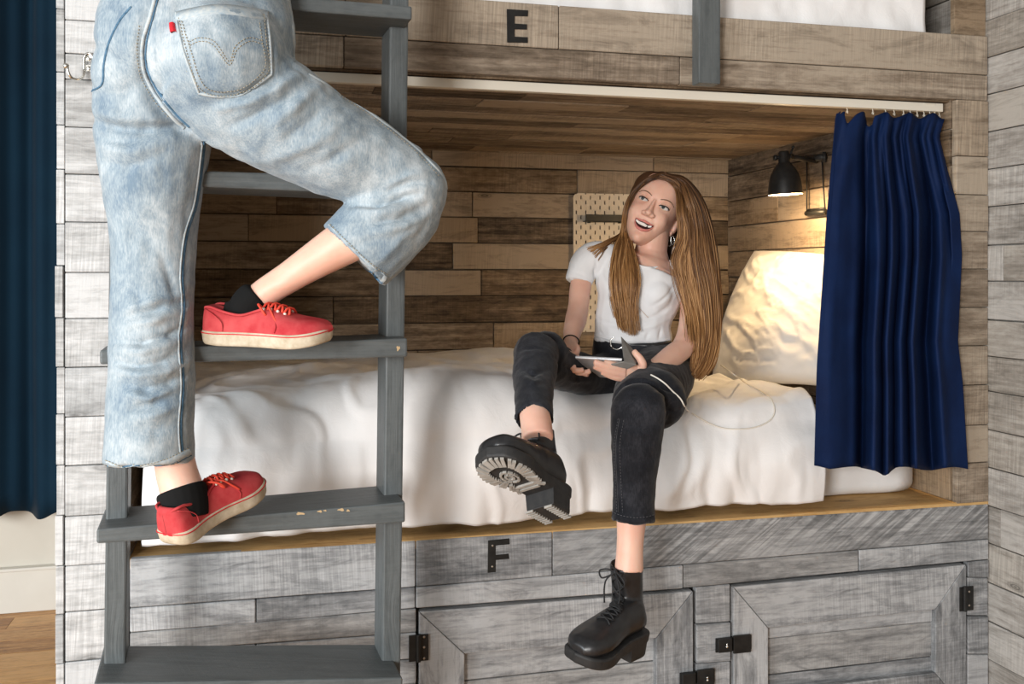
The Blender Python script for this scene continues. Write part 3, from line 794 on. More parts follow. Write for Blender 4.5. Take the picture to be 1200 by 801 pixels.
def ribbon(surf, path, wpx, off=.0008, sub=6, thick=.0012):
    """a flat strip lying on a surface along a pixel path"""
    S = catmull(path, sub); top = []
    for i, p in enumerate(S):
        a = S[max(i-1,0)]; b = S[min(i+1,len(S)-1)]; d = np.array((b[0]-a[0], b[1]-a[1])); d = d/(np.linalg.norm(d)+1e-9); nrm = np.array((-d[1], d[0]))
        w = wpx[0]+(wpx[1]-wpx[0])*i/(len(S)-1) if hasattr(wpx, '__len__') else wpx
        l, ln_ = surf.cast(p[0]+nrm[0]*w/2, p[1]+nrm[1]*w/2, off); r, rn = surf.cast(p[0]-nrm[0]*w/2, p[1]-nrm[1]*w/2, off)
        nn = (ln_+rn).normalized(); top.append([l - nn*(off+.002), l + nn*thick*.5, (l+r)/2+nn*thick, r + nn*thick*.5, r - nn*(off+.002)])
    return top
def stitches(mb, surf, path, dash=2.2, gap=1.6, rad=.0007, off=.0014, sub=10):
    S = catmull(path, sub); acc = 0; on = True; cur = []
    L = [0]
    for i in range(1, len(S)): L.append(L[-1]+math.hypot(*(S[i]-S[i-1])[:2]))
    t = 0
    while t < L[-1]:
        a, b = t, min(t+dash, L[-1]); P = []
        for q in (a, (a+b)/2, b):
            u = float(np.interp(q, L, [s[0] for s in S])); v = float(np.interp(q, L, [s[1] for s in S])); P.append(surf.cast(u, v, off)[0])
        mb.tube(P, rad, 5); t += dash+gap
SKIN = mat('skin', (.70,.42,.31), .46, spec=.4, sss=.25); n = N(SKIN); p = n.coord('Object')
n.out(n.ramp(n.noise(p, 14, 3, .5), [(.3, (.70,.39,.29)), (.7, (.78,.50,.385))]), None, n.bump(n.noise(p, 260, 3, .5), .08, .001))
def denim(name, lo, mid, hi, rough=.85, sc=9.0, contrast=1):
    m = mat(name, mid, rough, spec=.15, sheen=.15); n = N(m); p = n.coord('Object')
    f = n.noise(p, sc, 5, .65, .4); g = n.noise(n.mapping(p, (1,1,.18)), 420, 2, .7); g2 = n.noise(n.mapping(p, (1,1,.4)), 90, 3, .7)
    k = n.math('ADD', n.math('MULTIPLY', f, .6), n.math('ADD', n.math('MULTIPLY', g, .28), n.math('MULTIPLY', g2, .16)))
    n.out(n.ramp(k, [(.40, lo), (.52, mid), (.66, hi)]), None, n.bump(n.math('ADD', g, n.math('MULTIPLY', g2, .6)), .35, .0012)); return m
DENIM = denim('light_blue_denim', (.15,.21,.27), (.285,.345,.385), (.48,.525,.545))
BLACKDEN = denim('washed_black_denim', (.009,.010,.013), (.016,.017,.021), (.036,.037,.044), sc=14)
SEAM = plain_noise('faded_denim_seam', (.50,.52,.50), (.30,.38,.44), 120, .85, .3)
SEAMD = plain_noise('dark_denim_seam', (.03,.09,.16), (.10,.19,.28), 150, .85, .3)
THREAD = mat('tan_thread', (.36,.31,.22), .8)
RED = mat('red_label', (.55,.01,.02), .6)
CANVAS = plain_noise('faded_red_canvas', (.40,.022,.03), (.56,.085,.085), 22, .85, .25, .001)
RUBBER = plain_noise('scuffed_cream_rubber', (.62,.55,.43), (.38,.31,.21), 38, .7, .2, .001)
LACE = mat('red_lace', (.70,.06,.03), .7)
SOCK = cloth('black_sock', (.006,.006,.006), (.012,.012,.012), 500, .95, .0)
# ---------------------------------------------------------------- canvas shoe
def foot_outline(L, W_, n=48, k=0, side=1):
    """closed outline from heel (x=0) to toe (x=L)"""
    pts = [(0,.0),(.02,.55),(.10,.74),(.30,.70),(.50,.78),(.70,1.0),(.85,.92),(.95,.62),(1.0,.0)]
    ins = [(0,0),(.02,.55),(.10,.72),(.30,.56),(.50,.62),(.70,.92),(.85,.90),(.95,.66),(1.0,.0)]
    out = []
    A = catmull(pts, 6); B = catmull(ins, 6)
    for q in A: out.append((q[0]*L, q[1]*W_/2*side))
    for q in B[::-1][1:-1]: out.append((q[0]*L, -q[1]*W_/2*side))
    return out
def shoe_frame(heel, toe, up):
    x = (toe-heel).normalized(); z = (up - x*up.dot(x)).normalized(); y = z.cross(x)
    return Matrix(((x.x, y.x, z.x, heel.x), (x.y, y.y, z.y, heel.y), (x.z, y.z, z.z, heel.z), (0,0,0,1)))
def sneaker(parent, heel, toe, up, side, W_=.092):
    L = (toe-heel).length; M_ = shoe_frame(heel, toe, up); T = lambda x, y, z: M_ @ V((x, y, z))
    O = foot_outline(L, W_, side=side)
    def toe_spring(x): return .010*max(0, (x/L-.72)/.28)**2 + .002*max(0, (.12-x/L)/.12)
    # sole with a pinstripe foxing
    mb = MB(); R = []
    for zz_, sc in ((0.0,.90),(.0015,.96),(.006,.985),(.024,1.0),(.027,.985),(.0275,.93)):
        R.append([T(L/2+(x-L/2)*sc, y*sc, zz_*(1+.0*x)+toe_spring(x)) for x, y in O])
    mb.rings(R, True)
    # upper as sections along the foot
    hp = [(0,.066),(.03,.076),(.08,.077),(.14,.072),(.22,.063),(.32,.060),(.42,.067),(.50,.074),(.60,.068),(.72,.057),(.84,.053),(.93,.050),(1.0,.040)]
    mu = MB(); R = []
    xs = [-.002,.004,.015,.04,.08,.14,.2,.27,.34,.41,.48,.55,.62,.69,.76,.83,.89,.94,.975,.992,1.001]
    def wy(t, s_):
        ys = [(x/L, y) for x, y in O if (y*s_ >= 0)]; ys.sort(); return abs(float(np.interp(t, [a for a,b in ys], [b for a,b in ys])))
    for t in xs:
        h = float(np.interp(t, [a for a,b in hp], [b for a,b in hp])); z0 = .020+toe_spring(t*L); row = []
        wa, wb = wy(t, 1)*.97, wy(t, -1)*.97
        if t < 0 or t > 1: wa = wb = .0004
        if True: pass
        e = .55 if t > .45 else .42
        for k in range(25):
            a = PI*k/24; c, s_ = math.cos(a), math.sin(a)
            yy = (wa if c > 0 else -wb)*abs(c)**e*(1 - .18*s_ if t < .5 else 1-.05*s_); zz_ = z0 + (h-z0)*abs(s_)**.8
            # opening sinks between the collar edges
            if t < .46: zz_ -= .034*max(0, 1-abs(c)/.40)**.7*min(1,(.46-t)*12)*min(1, max(0, t-.07)*30)
            row.append(T(t*L, yy, zz_))
        R.append(row)
    mu.rings(R, cap=False, closed=False)
    root = mu.build('shoe', CANVAS, parent, smooth=True)
    root.modifiers.new('sub', 'SUBSURF').render_levels = 1
    mb.build('rubber_sole', RUBBER, root, smooth=True)
    # red pinstripe round the foxing and seams
    ms = MB(); loop = [T(L/2+(x-L/2)*1.004, y*1.006, .0235+toe_spring(x)) for x, y in O]; ms.tube(loop+[loop[0]], .0011, 6)
    ms.build('sole_stripe', RED, root, smooth=True)
    mq = MB()
    for sgn in (1, -1):
        for P in ([(.20,.97,.028),(.19,.95,.045),(.12,.86,.060),(.05,.72,.068)], [(.62,.99,.030),(.63,.93,.043),(.58,.66,.058),(.50,.40,.070)]):
            mq.tube([T(t*L, sgn*wy(t, sgn)*k*.985, z) for t, k, z in [tuple(c) for c in catmull(P, 4)]], .0011, 5)
    mq.build('panel_seam', CANVAS, root, smooth=True)
    mt = MB(); col = []
    for sgn in (1, -1):
        col.append([])
        for t in (.0,.03,.09,.14,.22,.32,.42,.47):
            h = float(np.interp(t, [a for a,b in hp], [b for a,b in hp])); col[-1].append((t*L+.004, sgn*(wy(t, sgn)*(.74 if t<.4 else .52) if t > 0 else .001), h-.004 if t < .2 else h-.001))
    ring = [T(*q) for q in col[0][::-1]] + [T(*q) for q in col[1][1:]]; mt.tube([V(c) for c in catmull(ring, 4)], .0026, 8); mt.build('collar', CANVAS, root, smooth=True)
    ml = MB(); 
    for k, t in enumerate((.48,.535,.59,.645)):
        h = float(np.interp(t, [a for a,b in hp], [b for a,b in hp]))+.002; w_ = .017
        ml.tube([T(t*L, w_, h-.004), T(t*L+.004, w_*.5, h+.003), T(t*L+.006, 0, h+.004), T(t*L+.010, -w_*.5, h+.002), T(t*L+.012, -w_, h-.005)], .0024, 6)
        ml.tube([T(t*L, -w_, h-.004), T(t*L+.004, -w_*.5, h+.0045), T(t*L+.006, 0, h+.006), T(t*L+.010, w_*.5, h+.003), T(t*L+.012, w_, h-.005)], .0024, 6)
    h = .067
    for sgn in (1, -1):
        P = [T(.47*L, 0, h), T(.47*L-.006, sgn*.014, h+.012), T(.49*L, sgn*.028, h+.006), T(.53*L, sgn*.030, h-.006), T(.51*L, sgn*.012, h+.002)]
        ml.tube([V(c) for c in catmull(P, 5)], .0022, 6); P = [T(.48*L, 0, h), T(.54*L, sgn*.02, h+.006), T(.60*L, sgn*.034, h-.010), T(.64*L, sgn*.040, h-.022)]
        ml.tube([V(c) for c in catmull(P, 5)], .002, 6)
    ml.build('laces', LACE, root, smooth=True)
    me_ = MB()
    for t in (.48,.535,.59,.645):
        for sgn in (1,-1):
            h2 = float(np.interp(t, [a for a,b in hp], [b for a,b in hp])); me_.sphere(T(t*L+.004, sgn*.0185, h2-.002), .0032, 8)
    me_.build('eyelets', M_RAILW, root, smooth=True)
    return root, M_
# ================================================================ the climber
cl = empty('person', pz(200, 600, 1.8), 'person in faded light blue jeans and red canvas shoes climbing the grey ladder', 'person')
J = Vol()
# pelvis and seat
J.limb([(262,-95,1.83,74,.72),(254,-50,1.82,84,.74),(243,0,1.80,101,.72),(233,45,1.79,112,.72),(226,85,1.79,108,.72),(215,118,1.80,80,.7)])
J.ball(262, 72, 1.735, 76, (1,.95,.95)); J.ball(164, 84, 1.765, 54, (1,1,1.05)); J.ball(290, 40, 1.80, 56)
# standing leg
J.limb([(186,95,1.80,70,.95),(181,140,1.80,68,.95),(180,175,1.80,63.5,.95),(179.5,225,1.80,56,1),(179.5,290,1.80,48.5,1),(179.5,350,1.79,46.5,1),(178,410,1.78,48,1.05),(177,470,1.77,50,1.05),(175,520,1.765,50.5,1.05),(174,543,1.76,51,1.05)])
# raised leg
J.limb([(248,72,1.76,86,.9),(290,112,1.77,72,.95),(335,142,1.79,64,1),(385,170,1.82,58,1),(430,190,1.85,52,1),(474,214,1.87,44,1)])
J.ball(478, 224, 1.87, 46.5, (1,1,1)); J.ball(462, 208, 1.87, 42)
J.limb([(484,208,1.875,42,.95),(468,244,1.87,50,.95),(443,273,1.85,51.5,.95),(415,300,1.84,49.5,.95)])
jeans = J.bake(.005, 7)
jeans.strokes([
 # cleft, under-seat creases
 ([(176,20),(166,60),(170,95),(188,125),(214,148)], .013, -.016),
 ([(106,136),(130,150),(165,153),(205,150),(226,158)], .011, -.018), ([(112,128),(140,138),(175,142)], .012, .006),
 ([(118,160),(140,166),(165,163)], .008, -.007), ([(122,172),(150,178),(190,170)], .010, .007), ([(120,190),(150,196),(185,185)],.009,-.007),
 ([(230,158),(260,173),(300,196)], .014, .004),
 # hip folds of the raised leg
 ([(345,78),(320,95),(290,108),(262,116)], .007, -.010), ([(350,88),(325,104),(290,120),(255,128)], .008, .009),
 ([(362,92),(335,115),(300,135),(270,148)], .009, -.010), ([(375,100),(350,122),(318,146)], .010, .010), ([(395,112),(365,140),(330,165)], .010, -.006),
 ([(420,128),(380,160),(340,180),(300,188)], .012, .006), ([(440,150),(400,180),(360,200)], .011, -.005),
 # behind the knee
 ([(412,240),(440,240),(470,232),(490,228)], .007, -.016), ([(415,248),(445,250),(480,244)], .008, .009), ([(430,262),(465,258),(500,242)], .007, -.009),
 ([(440,272),(475,264),(505,250)], .008, .007), ([(452,226),(480,214),(505,214)], .006, -.007), ([(455,216),(480,205),(500,203)],.007,.006),
 ([(412,290),(440,280),(470,285)],.008,-.004), ([(440,310),(470,280),(495,262)], .009, .005),
 # creases down the standing leg
 ([(140,250),(160,275),(185,290)],.012,-.005), ([(150,362),(180,352),(215,345)], .007, .009), ([(148,372),(180,364),(218,352)], .006, -.011), ([(150,382),(182,376),(222,360)], .007, .009),
 ([(135,400),(165,402),(200,392),(224,378)], .006, -.012), ([(135,410),(168,412),(205,402)], .007, .010), ([(136,424),(160,430),(190,424),(222,404)], .006, -.012),
 ([(140,434),(165,440),(195,436),(224,420)], .007, .010), ([(142,450),(170,456),(200,448),(224,434)], .006, -.011), ([(150,462),(175,468),(205,458)], .007, .008),
 ([(155,480),(180,474),(205,460)], .006, -.010), ([(165,490),(190,484),(215,470)], .008, .006), ([(190,300),(200,330),(205,350)],.008,-.006),
 ([(140,330),(160,345),(170,360)], .010, -.005),([(150,500),(180,505),(210,495)], .010, -.005),
])
jeans.noise(.004, 14, (1,1,.6)); jeans.noise(.0018, 45, (1,1,.8), 5)
def hollow(surf, a, b, R_, depth=.035):
    """sink the closed end of a trouser leg so the cuff reads open; a->b axis ends at b"""
    d = (b-a).normalized(); rel = surf.co - np.array(b); ax = rel@np.array(d); rad = np.linalg.norm(rel - ax[:,None]*np.array(d), axis=1)
    m = (ax > -.012) & (ax < .03) & (rad < R_*.86); surf.co[m] -= np.array(d)*depth; surf.upd()
ja, jb = pz(443,273,1.85), pz(415,300,1.84); hollow(jeans, ja, jb, 49*1.86/FPX)
hollow(jeans, pz(175,520,1.765), pz(174,543,1.76), 51*1.76/FPX)
jo = jeans.obj('jeans', DENIM, cl)
# seams and pocket lie on the cloth
def seam(name, path, w, m, off=.0006, thick=.0016, parent=jo):
    mb = MB(); mb.rings(ribbon(jeans, path, w, off, thick=thick), cap=False, closed=False); return mb.build(name, m, parent, smooth=True)
pocket_px = [(206,14),(216,60),(232,108),(282,113),(318,86),(312,20),(258,6)]
def patch(surf, poly, m, name, parent, n=26, off=.0022):
    """cloth patch: four-sided mapping TL,TR,BR..; poly given as left side, bottom, right side, top"""
    L_, B_, R_, T_ = poly; mb = MB(); rows = []
    f = lambda c, t: np.array([np.interp(t*(len(c)-1), range(len(c)), [q[k] for q in c]) for k in (0,1)])
    for i in range(n+1):
        b = i/n; row = []
        for j in range(n+1):
            a = j/n; e = f(L_,b)*(1-a)+f(R_,b)*a + f(T_,a)*(1-b)+f(B_,a)*b - (np.array(L_[0])*(1-a)*(1-b)+np.array(R_[0])*a*(1-b)+np.array(L_[-1])*(1-a)*b+np.array(R_[-1])*a*b)
            edge = min(a, b, 1-a, 1-b); row.append(surf.cast(e[0], e[1], off if edge > 0 else -.002)[0])
        rows.append(row)
    mb.rings(rows, cap=False, closed=False); return mb.build(name, m, parent, smooth=True)
pk = patch(jeans, ([(205,13),(214,58),(232,109)], [(232,109),(255,112),(281,113)], [(313,14),(316,50),(318,88)], [(205,13),(255,6),(313,14)]), DENIM, 'back_pocket', jo) if False else \
     patch(jeans, ([(205,13),(214,58),(232,109)], [(232,109),(281,113),(318,86)], [(312,13),(316,50),(318,86)], [(205,13),(258,5),(312,13)]), DENIM, 'back_pocket', jo)
pe = [(205,13),(214,58),(232,109),(281,113),(318,86),(316,50),(312,13)]
mb = MB()
for path, w in (([(206,15),(215,58),(233,108)], 2.2), ([(233,109),(256,113),(282,112),(300,100),(318,87)], 2.2), ([(312,14),(316,50),(318,86)], 2.2)):
    mb.rings(ribbon(jeans, path, w, .0025, thick=.001), cap=False, closed=False)
mb.build('pocket_edge', SEAM, pk, smooth=True)
mb = MB(); mb.rings(ribbon(jeans, [(207,20),(256,12),(312,19)], 11, .0026, thick=.0014), cap=False, closed=False); mb.build('pocket_hem', SEAM, pk, smooth=True)
mb = MB()
stitches(mb, jeans, [(210,18),(219,58),(237,105),(280,108),(313,84),(311,50),(308,18)], off=.0036)
stitches(mb, jeans, [(214,26),(224,58),(241,101),(278,104),(308,81),(306,50),(303,26)], off=.0036)
stitches(mb, jeans, [(222,50),(235,45),(252,50),(268,72),(275,55),(290,45),(306,48)], off=.0030); stitches(mb, jeans, [(223,54),(236,49),(251,54),(268,76),(277,59),(291,49),(306,52)], off=.0030)
mb.build('pocket_stitching', THREAD, pk, smooth=True)
seam('red_tab', [(202.5,28),(203.2,33),(204.5,38.5)], 5, RED, .004, .002, pk)
seam('centre_seam', [(186,-20),(176,20),(167,50),(168,80),(180,108),(200,135),(216,150)], 4.2, SEAM, .0006, .0022)
seam('centre_seam_edge', [(190,-20),(180,18),(172,50),(172,78),(184,105),(204,131),(222,149)], 1.7, SEAMD)  # darker blue edge of the centre seam
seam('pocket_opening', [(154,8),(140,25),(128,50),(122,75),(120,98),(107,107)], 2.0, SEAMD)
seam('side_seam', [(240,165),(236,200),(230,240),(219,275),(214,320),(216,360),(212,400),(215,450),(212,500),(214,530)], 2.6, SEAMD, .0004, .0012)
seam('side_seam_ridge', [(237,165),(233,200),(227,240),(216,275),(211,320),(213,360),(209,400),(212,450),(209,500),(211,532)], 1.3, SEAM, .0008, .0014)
seam('hip_seam', [(330,-20),(341,10),(344,40),(345,72)], 2.5, SEAM)
seam('thigh_seam', [(362,86),(400,109),(440,136),(480,166),(505,190),(520,207),(524,222)], 2.2, SEAM, .0003)
# hems
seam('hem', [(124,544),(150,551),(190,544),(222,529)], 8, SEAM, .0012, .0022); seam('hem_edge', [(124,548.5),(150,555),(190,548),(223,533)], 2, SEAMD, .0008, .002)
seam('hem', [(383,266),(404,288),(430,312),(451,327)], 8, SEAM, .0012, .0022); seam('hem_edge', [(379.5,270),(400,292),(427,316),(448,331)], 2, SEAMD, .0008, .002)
mb = MB(); stitches(mb, jeans, [(124,539),(150,546),(190,539),(222,524)], 2.2, 1.6); stitches(mb, jeans, [(387,263),(408,284),(434,308),(453,321)], 2.2, 1.6)
stitches(mb, jeans, [(163,30),(160,60),(165,90),(180,118),(198,138)], 2, 2); stitches(mb, jeans, [(398,112),(438,139),(477,169),(501,192),(515,208)], 2, 2)
mb.build('stitching', THREAD, jo, smooth=True)
# body under the clothes: legs, torso, arms and head above the frame
B = Vol()
B.limb([(180,100,1.80,55,.9),(180,220,1.80,42,1),(180,330,1.79,31,1),(188,420,1.79,29,1.1),(199,500,1.782,22,1.1),(206,548,1.765,23.5,1),(212,570,1.755,24.5,1.1),(217,592,1.75,27,1.1)])
B.limb([(250,75,1.78,66,.9),(330,140,1.80,50,1),(430,195,1.86,40,1),(478,222,1.87,34,1)])
B.limb([(480,220,1.87,32,1),(455,252,1.87,32,1),(425,272,1.83,28,1),(397,288,1.83,25.5,1),(366,307,1.83,21.5,1),(338,325,1.83,18.5,1),(312,342,1.83,17.5,1.1),(296,357,1.83,19,1.1)])
B.ball(302,352,1.85,14)
tw = lambda s_, d_, z_: LP(s_, d_, z_)
hipc = pz(250,-20,1.82); ch = hipc+V((.05,.04,.36)); nk = ch+V((.03,.03,.20))
B.limb([(*hipc,.13,.8),(*(hipc+V((.02,.01,.16))),.115,.8),(*ch,.14,.75),(*(nk-V((0,0,.04))),.09,.8),(*nk,.05,1),(*(nk+V((.015,.01,.09))),.048,1)], px=False, side=V((.7,.7,0)))
hd = nk+V((.04,.03,.19)); B.ballw(hd, .098, (.9,1,1.2)); B.ballw(hd+V((.03,.02,-.06)), .065)
for sg in (1, -1):
    sh_ = ch + V((.02,.02,.11)) + V((.10,-.10,0))*sg*1.2; hand = LP(.03 if sg < 0 else .50, .05, ch.z+.30); el = (sh_+hand)/2 + V((-.02*sg,-.08,-.13))
    B.limb([(*sh_,.052,1),(*((sh_+el)/2),.043,1),(*el,.036,1),(*((el+hand)/2),.032,1),(*hand,.023,1)], px=False)
    B.ballw(hand, .036, (1,.7,1.2))
    for f_ in range(4): B.limb([(*(hand+V((.0,.02,.028-.018*f_))),.010,1),(*(hand+V((.03,.03,.03-.018*f_))),.009,1),(*(hand+V((.045,.0,.03-.018*f_))),.008,1),(*(hand+V((.03,-.02,.028-.018*f_))),.007,1)], px=False, n=8)
body = B.bake(.004, 5); body.strokes([([(322,338),(345,330)], .010, .002)]); body.obj('body', SKIN, cl)
# hair and blouse above the frame
B = Vol(); B.ballw(hd+V((-.015,-.015,.012)), .104, (.95,1,1.15)); B.limb([(*(hd+V((-.05,-.05,0))),.07,.6),(*(hd+V((-.10,-.09,-.14))),.06,.5),(*(hd+V((-.11,-.10,-.30))),.035,.5)], px=False); 
B.bake(.006, 6).obj('hair', mat('brown_hair', (.10,.05,.025), .5), cl)
B = Vol()
B.limb([(300,8,1.80,30,1.0),(284,-12,1.81,66,.95),(262,-60,1.82,88,.88),(262,-95,1.82,88,.85)])
B.limb([(*(hipc+V((.0,0,.03))),.142,.82),(*(hipc+V((.02,.01,.16))),.135,.82),(*ch,.155,.78),(*(nk-V((0,0,.05))),.10,.85),(*(nk-V((0,0,.01))),.06,1)], px=False, side=V((.7,.7,0)))
B.ball(300,-2,1.79,22)
for sg in (1, -1):
    sh_ = ch + V((.02,.02,.11)) + V((.10,-.10,0))*sg*1.2; hand = LP(.03 if sg < 0 else .50, .05, ch.z+.30); el = (sh_+hand)/2 + V((-.02*sg,-.08,-.13))
    B.limb([(*sh_,.062,1),(*((sh_+el)/2),.055,1)], px=False)
bl = B.bake(.006, 6); bl.noise(.008, 12); bl.obj('blouse', cloth('pale_pink_white_blouse', (.74,.66,.62), (.82,.76,.73), 900), cl)
# socks and shoes
def sock(rings):
    B = Vol()
    for R_ in rings: B.limb(R_)
    return B.bake(.0028, 3).obj('sock', SOCK, cl)
hl, te = pz(199,641,1.70), pz(303,574,1.90)
s1, M1 = sneaker(cl, hl, te, V((-.12,-.10,1)), 1, .108)
sock([[(211,570,1.755,1,1),(212,572,1.755,26.5,1.1),(215,586,1.75,28.5,1.1),(217,606,1.745,28,1.1)], [(214,604,1.735,17,.9),(232,596,1.78,15,.9)]])
hl, te = pz(242,401,1.83), pz(390,406,1.79)
s2, M2 = sneaker(cl, hl, te, V((.0,-.10,1)), -1, .104)
sock([[(304,346,1.83,1,1),(302,347,1.83,19,1.1),(293,356,1.825,22,1.0),(287,367,1.825,21,.85)], [(276,369,1.822,17,.8),(298,372,1.818,19,.8),(326,372,1.81,13,.8)], [(277,353,1.822,13,.8),(277,367,1.822,16,.8)]])
# ================================================================ the seated woman
gl = empty('person', pz(760, 455, 2.62), 'smiling person with long auburn hair in white tee and black jeans seated on the bunk', 'person')
TEE = cloth('white_tee_jersey', (.76,.77,.79), (.84,.85,.86), 1100, .9, .1, .1)
# ---- trousers
J = Vol()
J.limb([(741,396,2.63,45,.72),(741,408,2.63,47,.75),(743,424,2.63,50,.8),(745,442,2.62,52,.8)])
J.limb([(716,441,2.60,29,1),(690,440,2.52,25,1),(656,431,2.38,26,1),(634,421,2.28,27,1)])
J.ball(627,416,2.26,26.5); J.ball(640,412,2.29,25)
J.limb([(629,410,2.26,26,1),(627,430,2.19,26.5,1),(626,455,2.10,24,1),(626,478,2.02,22.5,1.05),(626,492,1.985,22.5,1.05)])
J.limb([(775,436,2.60,40,1),(768,450,2.50,40,1),(757,464,2.36,38,1),(750,476,2.26,34,1)])
J.ball(748,482,2.22,33,(1,1,1)); J.ball(768,468,2.32,36)
J.limb([(748,482,2.22,33,1),(746,515,2.20,30,1),(744,550,2.185,26.5,1),(743,585,2.175,25,1),(742.5,610,2.17,25.5,1.05)])
gj = J.bake(.005, 6)
gj.strokes([
 ([(603,415),(620,408),(640,410)], .006, -.003), ([(606,430),(625,440),(645,432)], .006, -.006), ([(606,440),(625,450),(648,444)], .006, .005),
 ([(612,395),(606,410),(604,425)],.006,.003), ([(655,405),(672,418),(690,425)], .007, .006), ([(648,418),(668,432),(690,438)], .006, -.007), ([(650,440),(672,446),(695,446)], .006, .005),
 ([(605,470),(625,474),(645,468)], .005, -.004), ([(720,470),(745,462),(775,452)], .006, -.005), ([(716,480),(740,476),(770,462)], .006, .005),
 ([(722,492),(745,500),(775,494)], .007, -.005), ([(724,503),(745,510),(774,502)], .007, .004), ([(770,452),(790,458),(806,466)], .006, -.008), ([(768,462),(788,468),(803,474)], .006, .006), ([(766,474),(786,480),(797,484)], .006, -.007),
 ([(722,530),(745,540),(768,535)],.007,-.003), ([(720,560),(742,566),(768,560)],.006,-.003), ([(700,405),(720,412),(735,420)],.006,-.004)])
gj.noise(.003, 16, (1,1,.6)); gj.noise(.0014, 50, (1,1,1), 4)
hollow(gj, pz(626,478,2.02), pz(626,492,1.985), 22.5*1.985/FPX); hollow(gj, pz(743,585,2.175), pz(742.5,610,2.17), 25.5*2.17/FPX)
gjo = gj.obj('jeans', BLACKDEN, gl)
def gstrip(name, path, w, m, off=.0008, th=.002, par=gjo):
    mb = MB(); mb.rings(ribbon(gj, path, w, off, thick=th), cap=False, closed=False); return mb.build(name, m, par, smooth=True)
gstrip('hem', [(604,486),(614,492),(626,495),(638,494),(648,490)], 9, BLACKDEN, .001, .003); gstrip('hem', [(718,603),(730,609),(743,612),(757,611),(767,607)], 10, BLACKDEN, .001, .003)
gstrip('inseam', [(727,490),(723,520),(724,560),(726,600)], 1.6, BLACKDEN, .0006, .0018)
GREYTH = mat('grey_thread', (.10,.10,.11), .8)
mb = MB(); stitches(mb, gj, [(725,490),(720.5,520),(721.5,560),(723.5,600)], 2, 1.6, .0006); stitches(mb, gj, [(731,492),(727,520),(728,560),(730,600)], 2, 1.6, .0006)
stitches(mb, gj, [(718,599),(730,604),(743,606),(757,605),(767,602)], 2, 1.6, .0006, .003); mb.build('stitching', GREYTH, gjo, smooth=True)
BELT = mat('black_leather', (.012,.012,.013), .4, coat=.2)
gstrip('belt', [(697,392),(715,397),(740,400),(765,401),(786,398)], 8.5, BELT, .001, .004)
mb = MB(); c, nn = gj.cast(724,402,.008); t_ = nn.orthogonal().normalized(); b_ = nn.cross(t_); rr = 8*2.55/FPX
mb.tube([c+(t_*math.cos(a)+b_*math.sin(a))*rr for a in [2*PI*k/24 for k in range(25)]], .0022, 8); mb.build('belt_buckle', M_CHROME, gjo, smooth=True)
# ---- tee
B = Vol()
B.limb([(763,303,2.67,24,1),(760,309,2.67,40,.75),(756,318,2.67,55,.7),(751,334,2.66,54,.78),(747,350,2.65,49,.82),(743,366,2.64,45,.80),(741,382,2.63,44,.80),(741,394,2.63,45.5,.80),(741,400,2.63,45,.78)])
B.ball(731,342,2.585,19,(1,.8,1)); B.ball(768,345,2.585,20,(1,.8,1))
B.limb([(722,304,2.67,17,1),(700,302,2.67,20,1),(686,310,2.665,19,1),(680,322,2.655,16.5,1),(678,330,2.65,15.5,1)])
B.limb([(785,306,2.67,18,1),(806,312,2.66,20,1),(814,326,2.64,19,1),(814,342,2.62,17,1)])
tee = B.bake(.004, 6)
tee.strokes([([(672,318),(682,322),(692,330)],.005,-.003), ([(700,300),(697,318),(700,335)], .006, -.006), ([(706,318),(712,335),(716,350)], .008, -.003),([(700,345),(720,358),(745,362)], .006, -.005), ([(700,355),(722,368),(750,372)], .006, .004),
 ([(785,360),(765,372),(745,376)], .006, -.005), ([(785,372),(765,382),(745,386)], .006, .004), ([(700,372),(715,380),(735,385)], .005, -.004), ([(790,335),(778,350),(765,358)],.006,-.004), ([(703,388),(707,396)],.004,-.004), ([(760,390),(757,398)],.004,-.004), ([(775,386),(772,396)],.004,-.004)])
tee.noise(.0035, 20, (1,1,1))
def neckline(surf, cu, cv, ru, rv):
    bm = bmesh.new(); bm.from_mesh(surf.me); kill = []
    for v in bm.verts:
        u_, v_, Z_ = proj(v.co)
        if ((u_-cu)/ru)**2 + ((v_-cv)/rv)**2 < 1: kill.append(v)
    bmesh.ops.delete(bm, geom=kill, context='VERTS'); bm.to_mesh(surf.me); bm.free(); return Surf(surf.me)
tee0 = Surf(tee.me.copy()); tee = neckline(tee, 763, 300, 24, 13)
teo = tee.obj('t_shirt', TEE, gl)
def tstrip(name, path, w, off=.0008, th=.0018):
    mb = MB(); mb.rings(ribbon(tee, path, w, off, thick=th), cap=False, closed=False); return mb.build(name, TEE, teo, smooth=True)
tstrip('hem', [(698,392),(715,397),(740,401),(765,401),(785,398)], 4); tstrip('hem', [(668,326),(677,333),(690,337)], 4)
mb = MB(); mb.tube([tee0.cast(763+24.6*math.cos(a), 300+13.4*math.sin(a), -.0005)[0] for a in [math.radians(12+156*k/40) for k in range(41)]], .0034, 8); mb.build('neckband', TEE, teo, smooth=True)
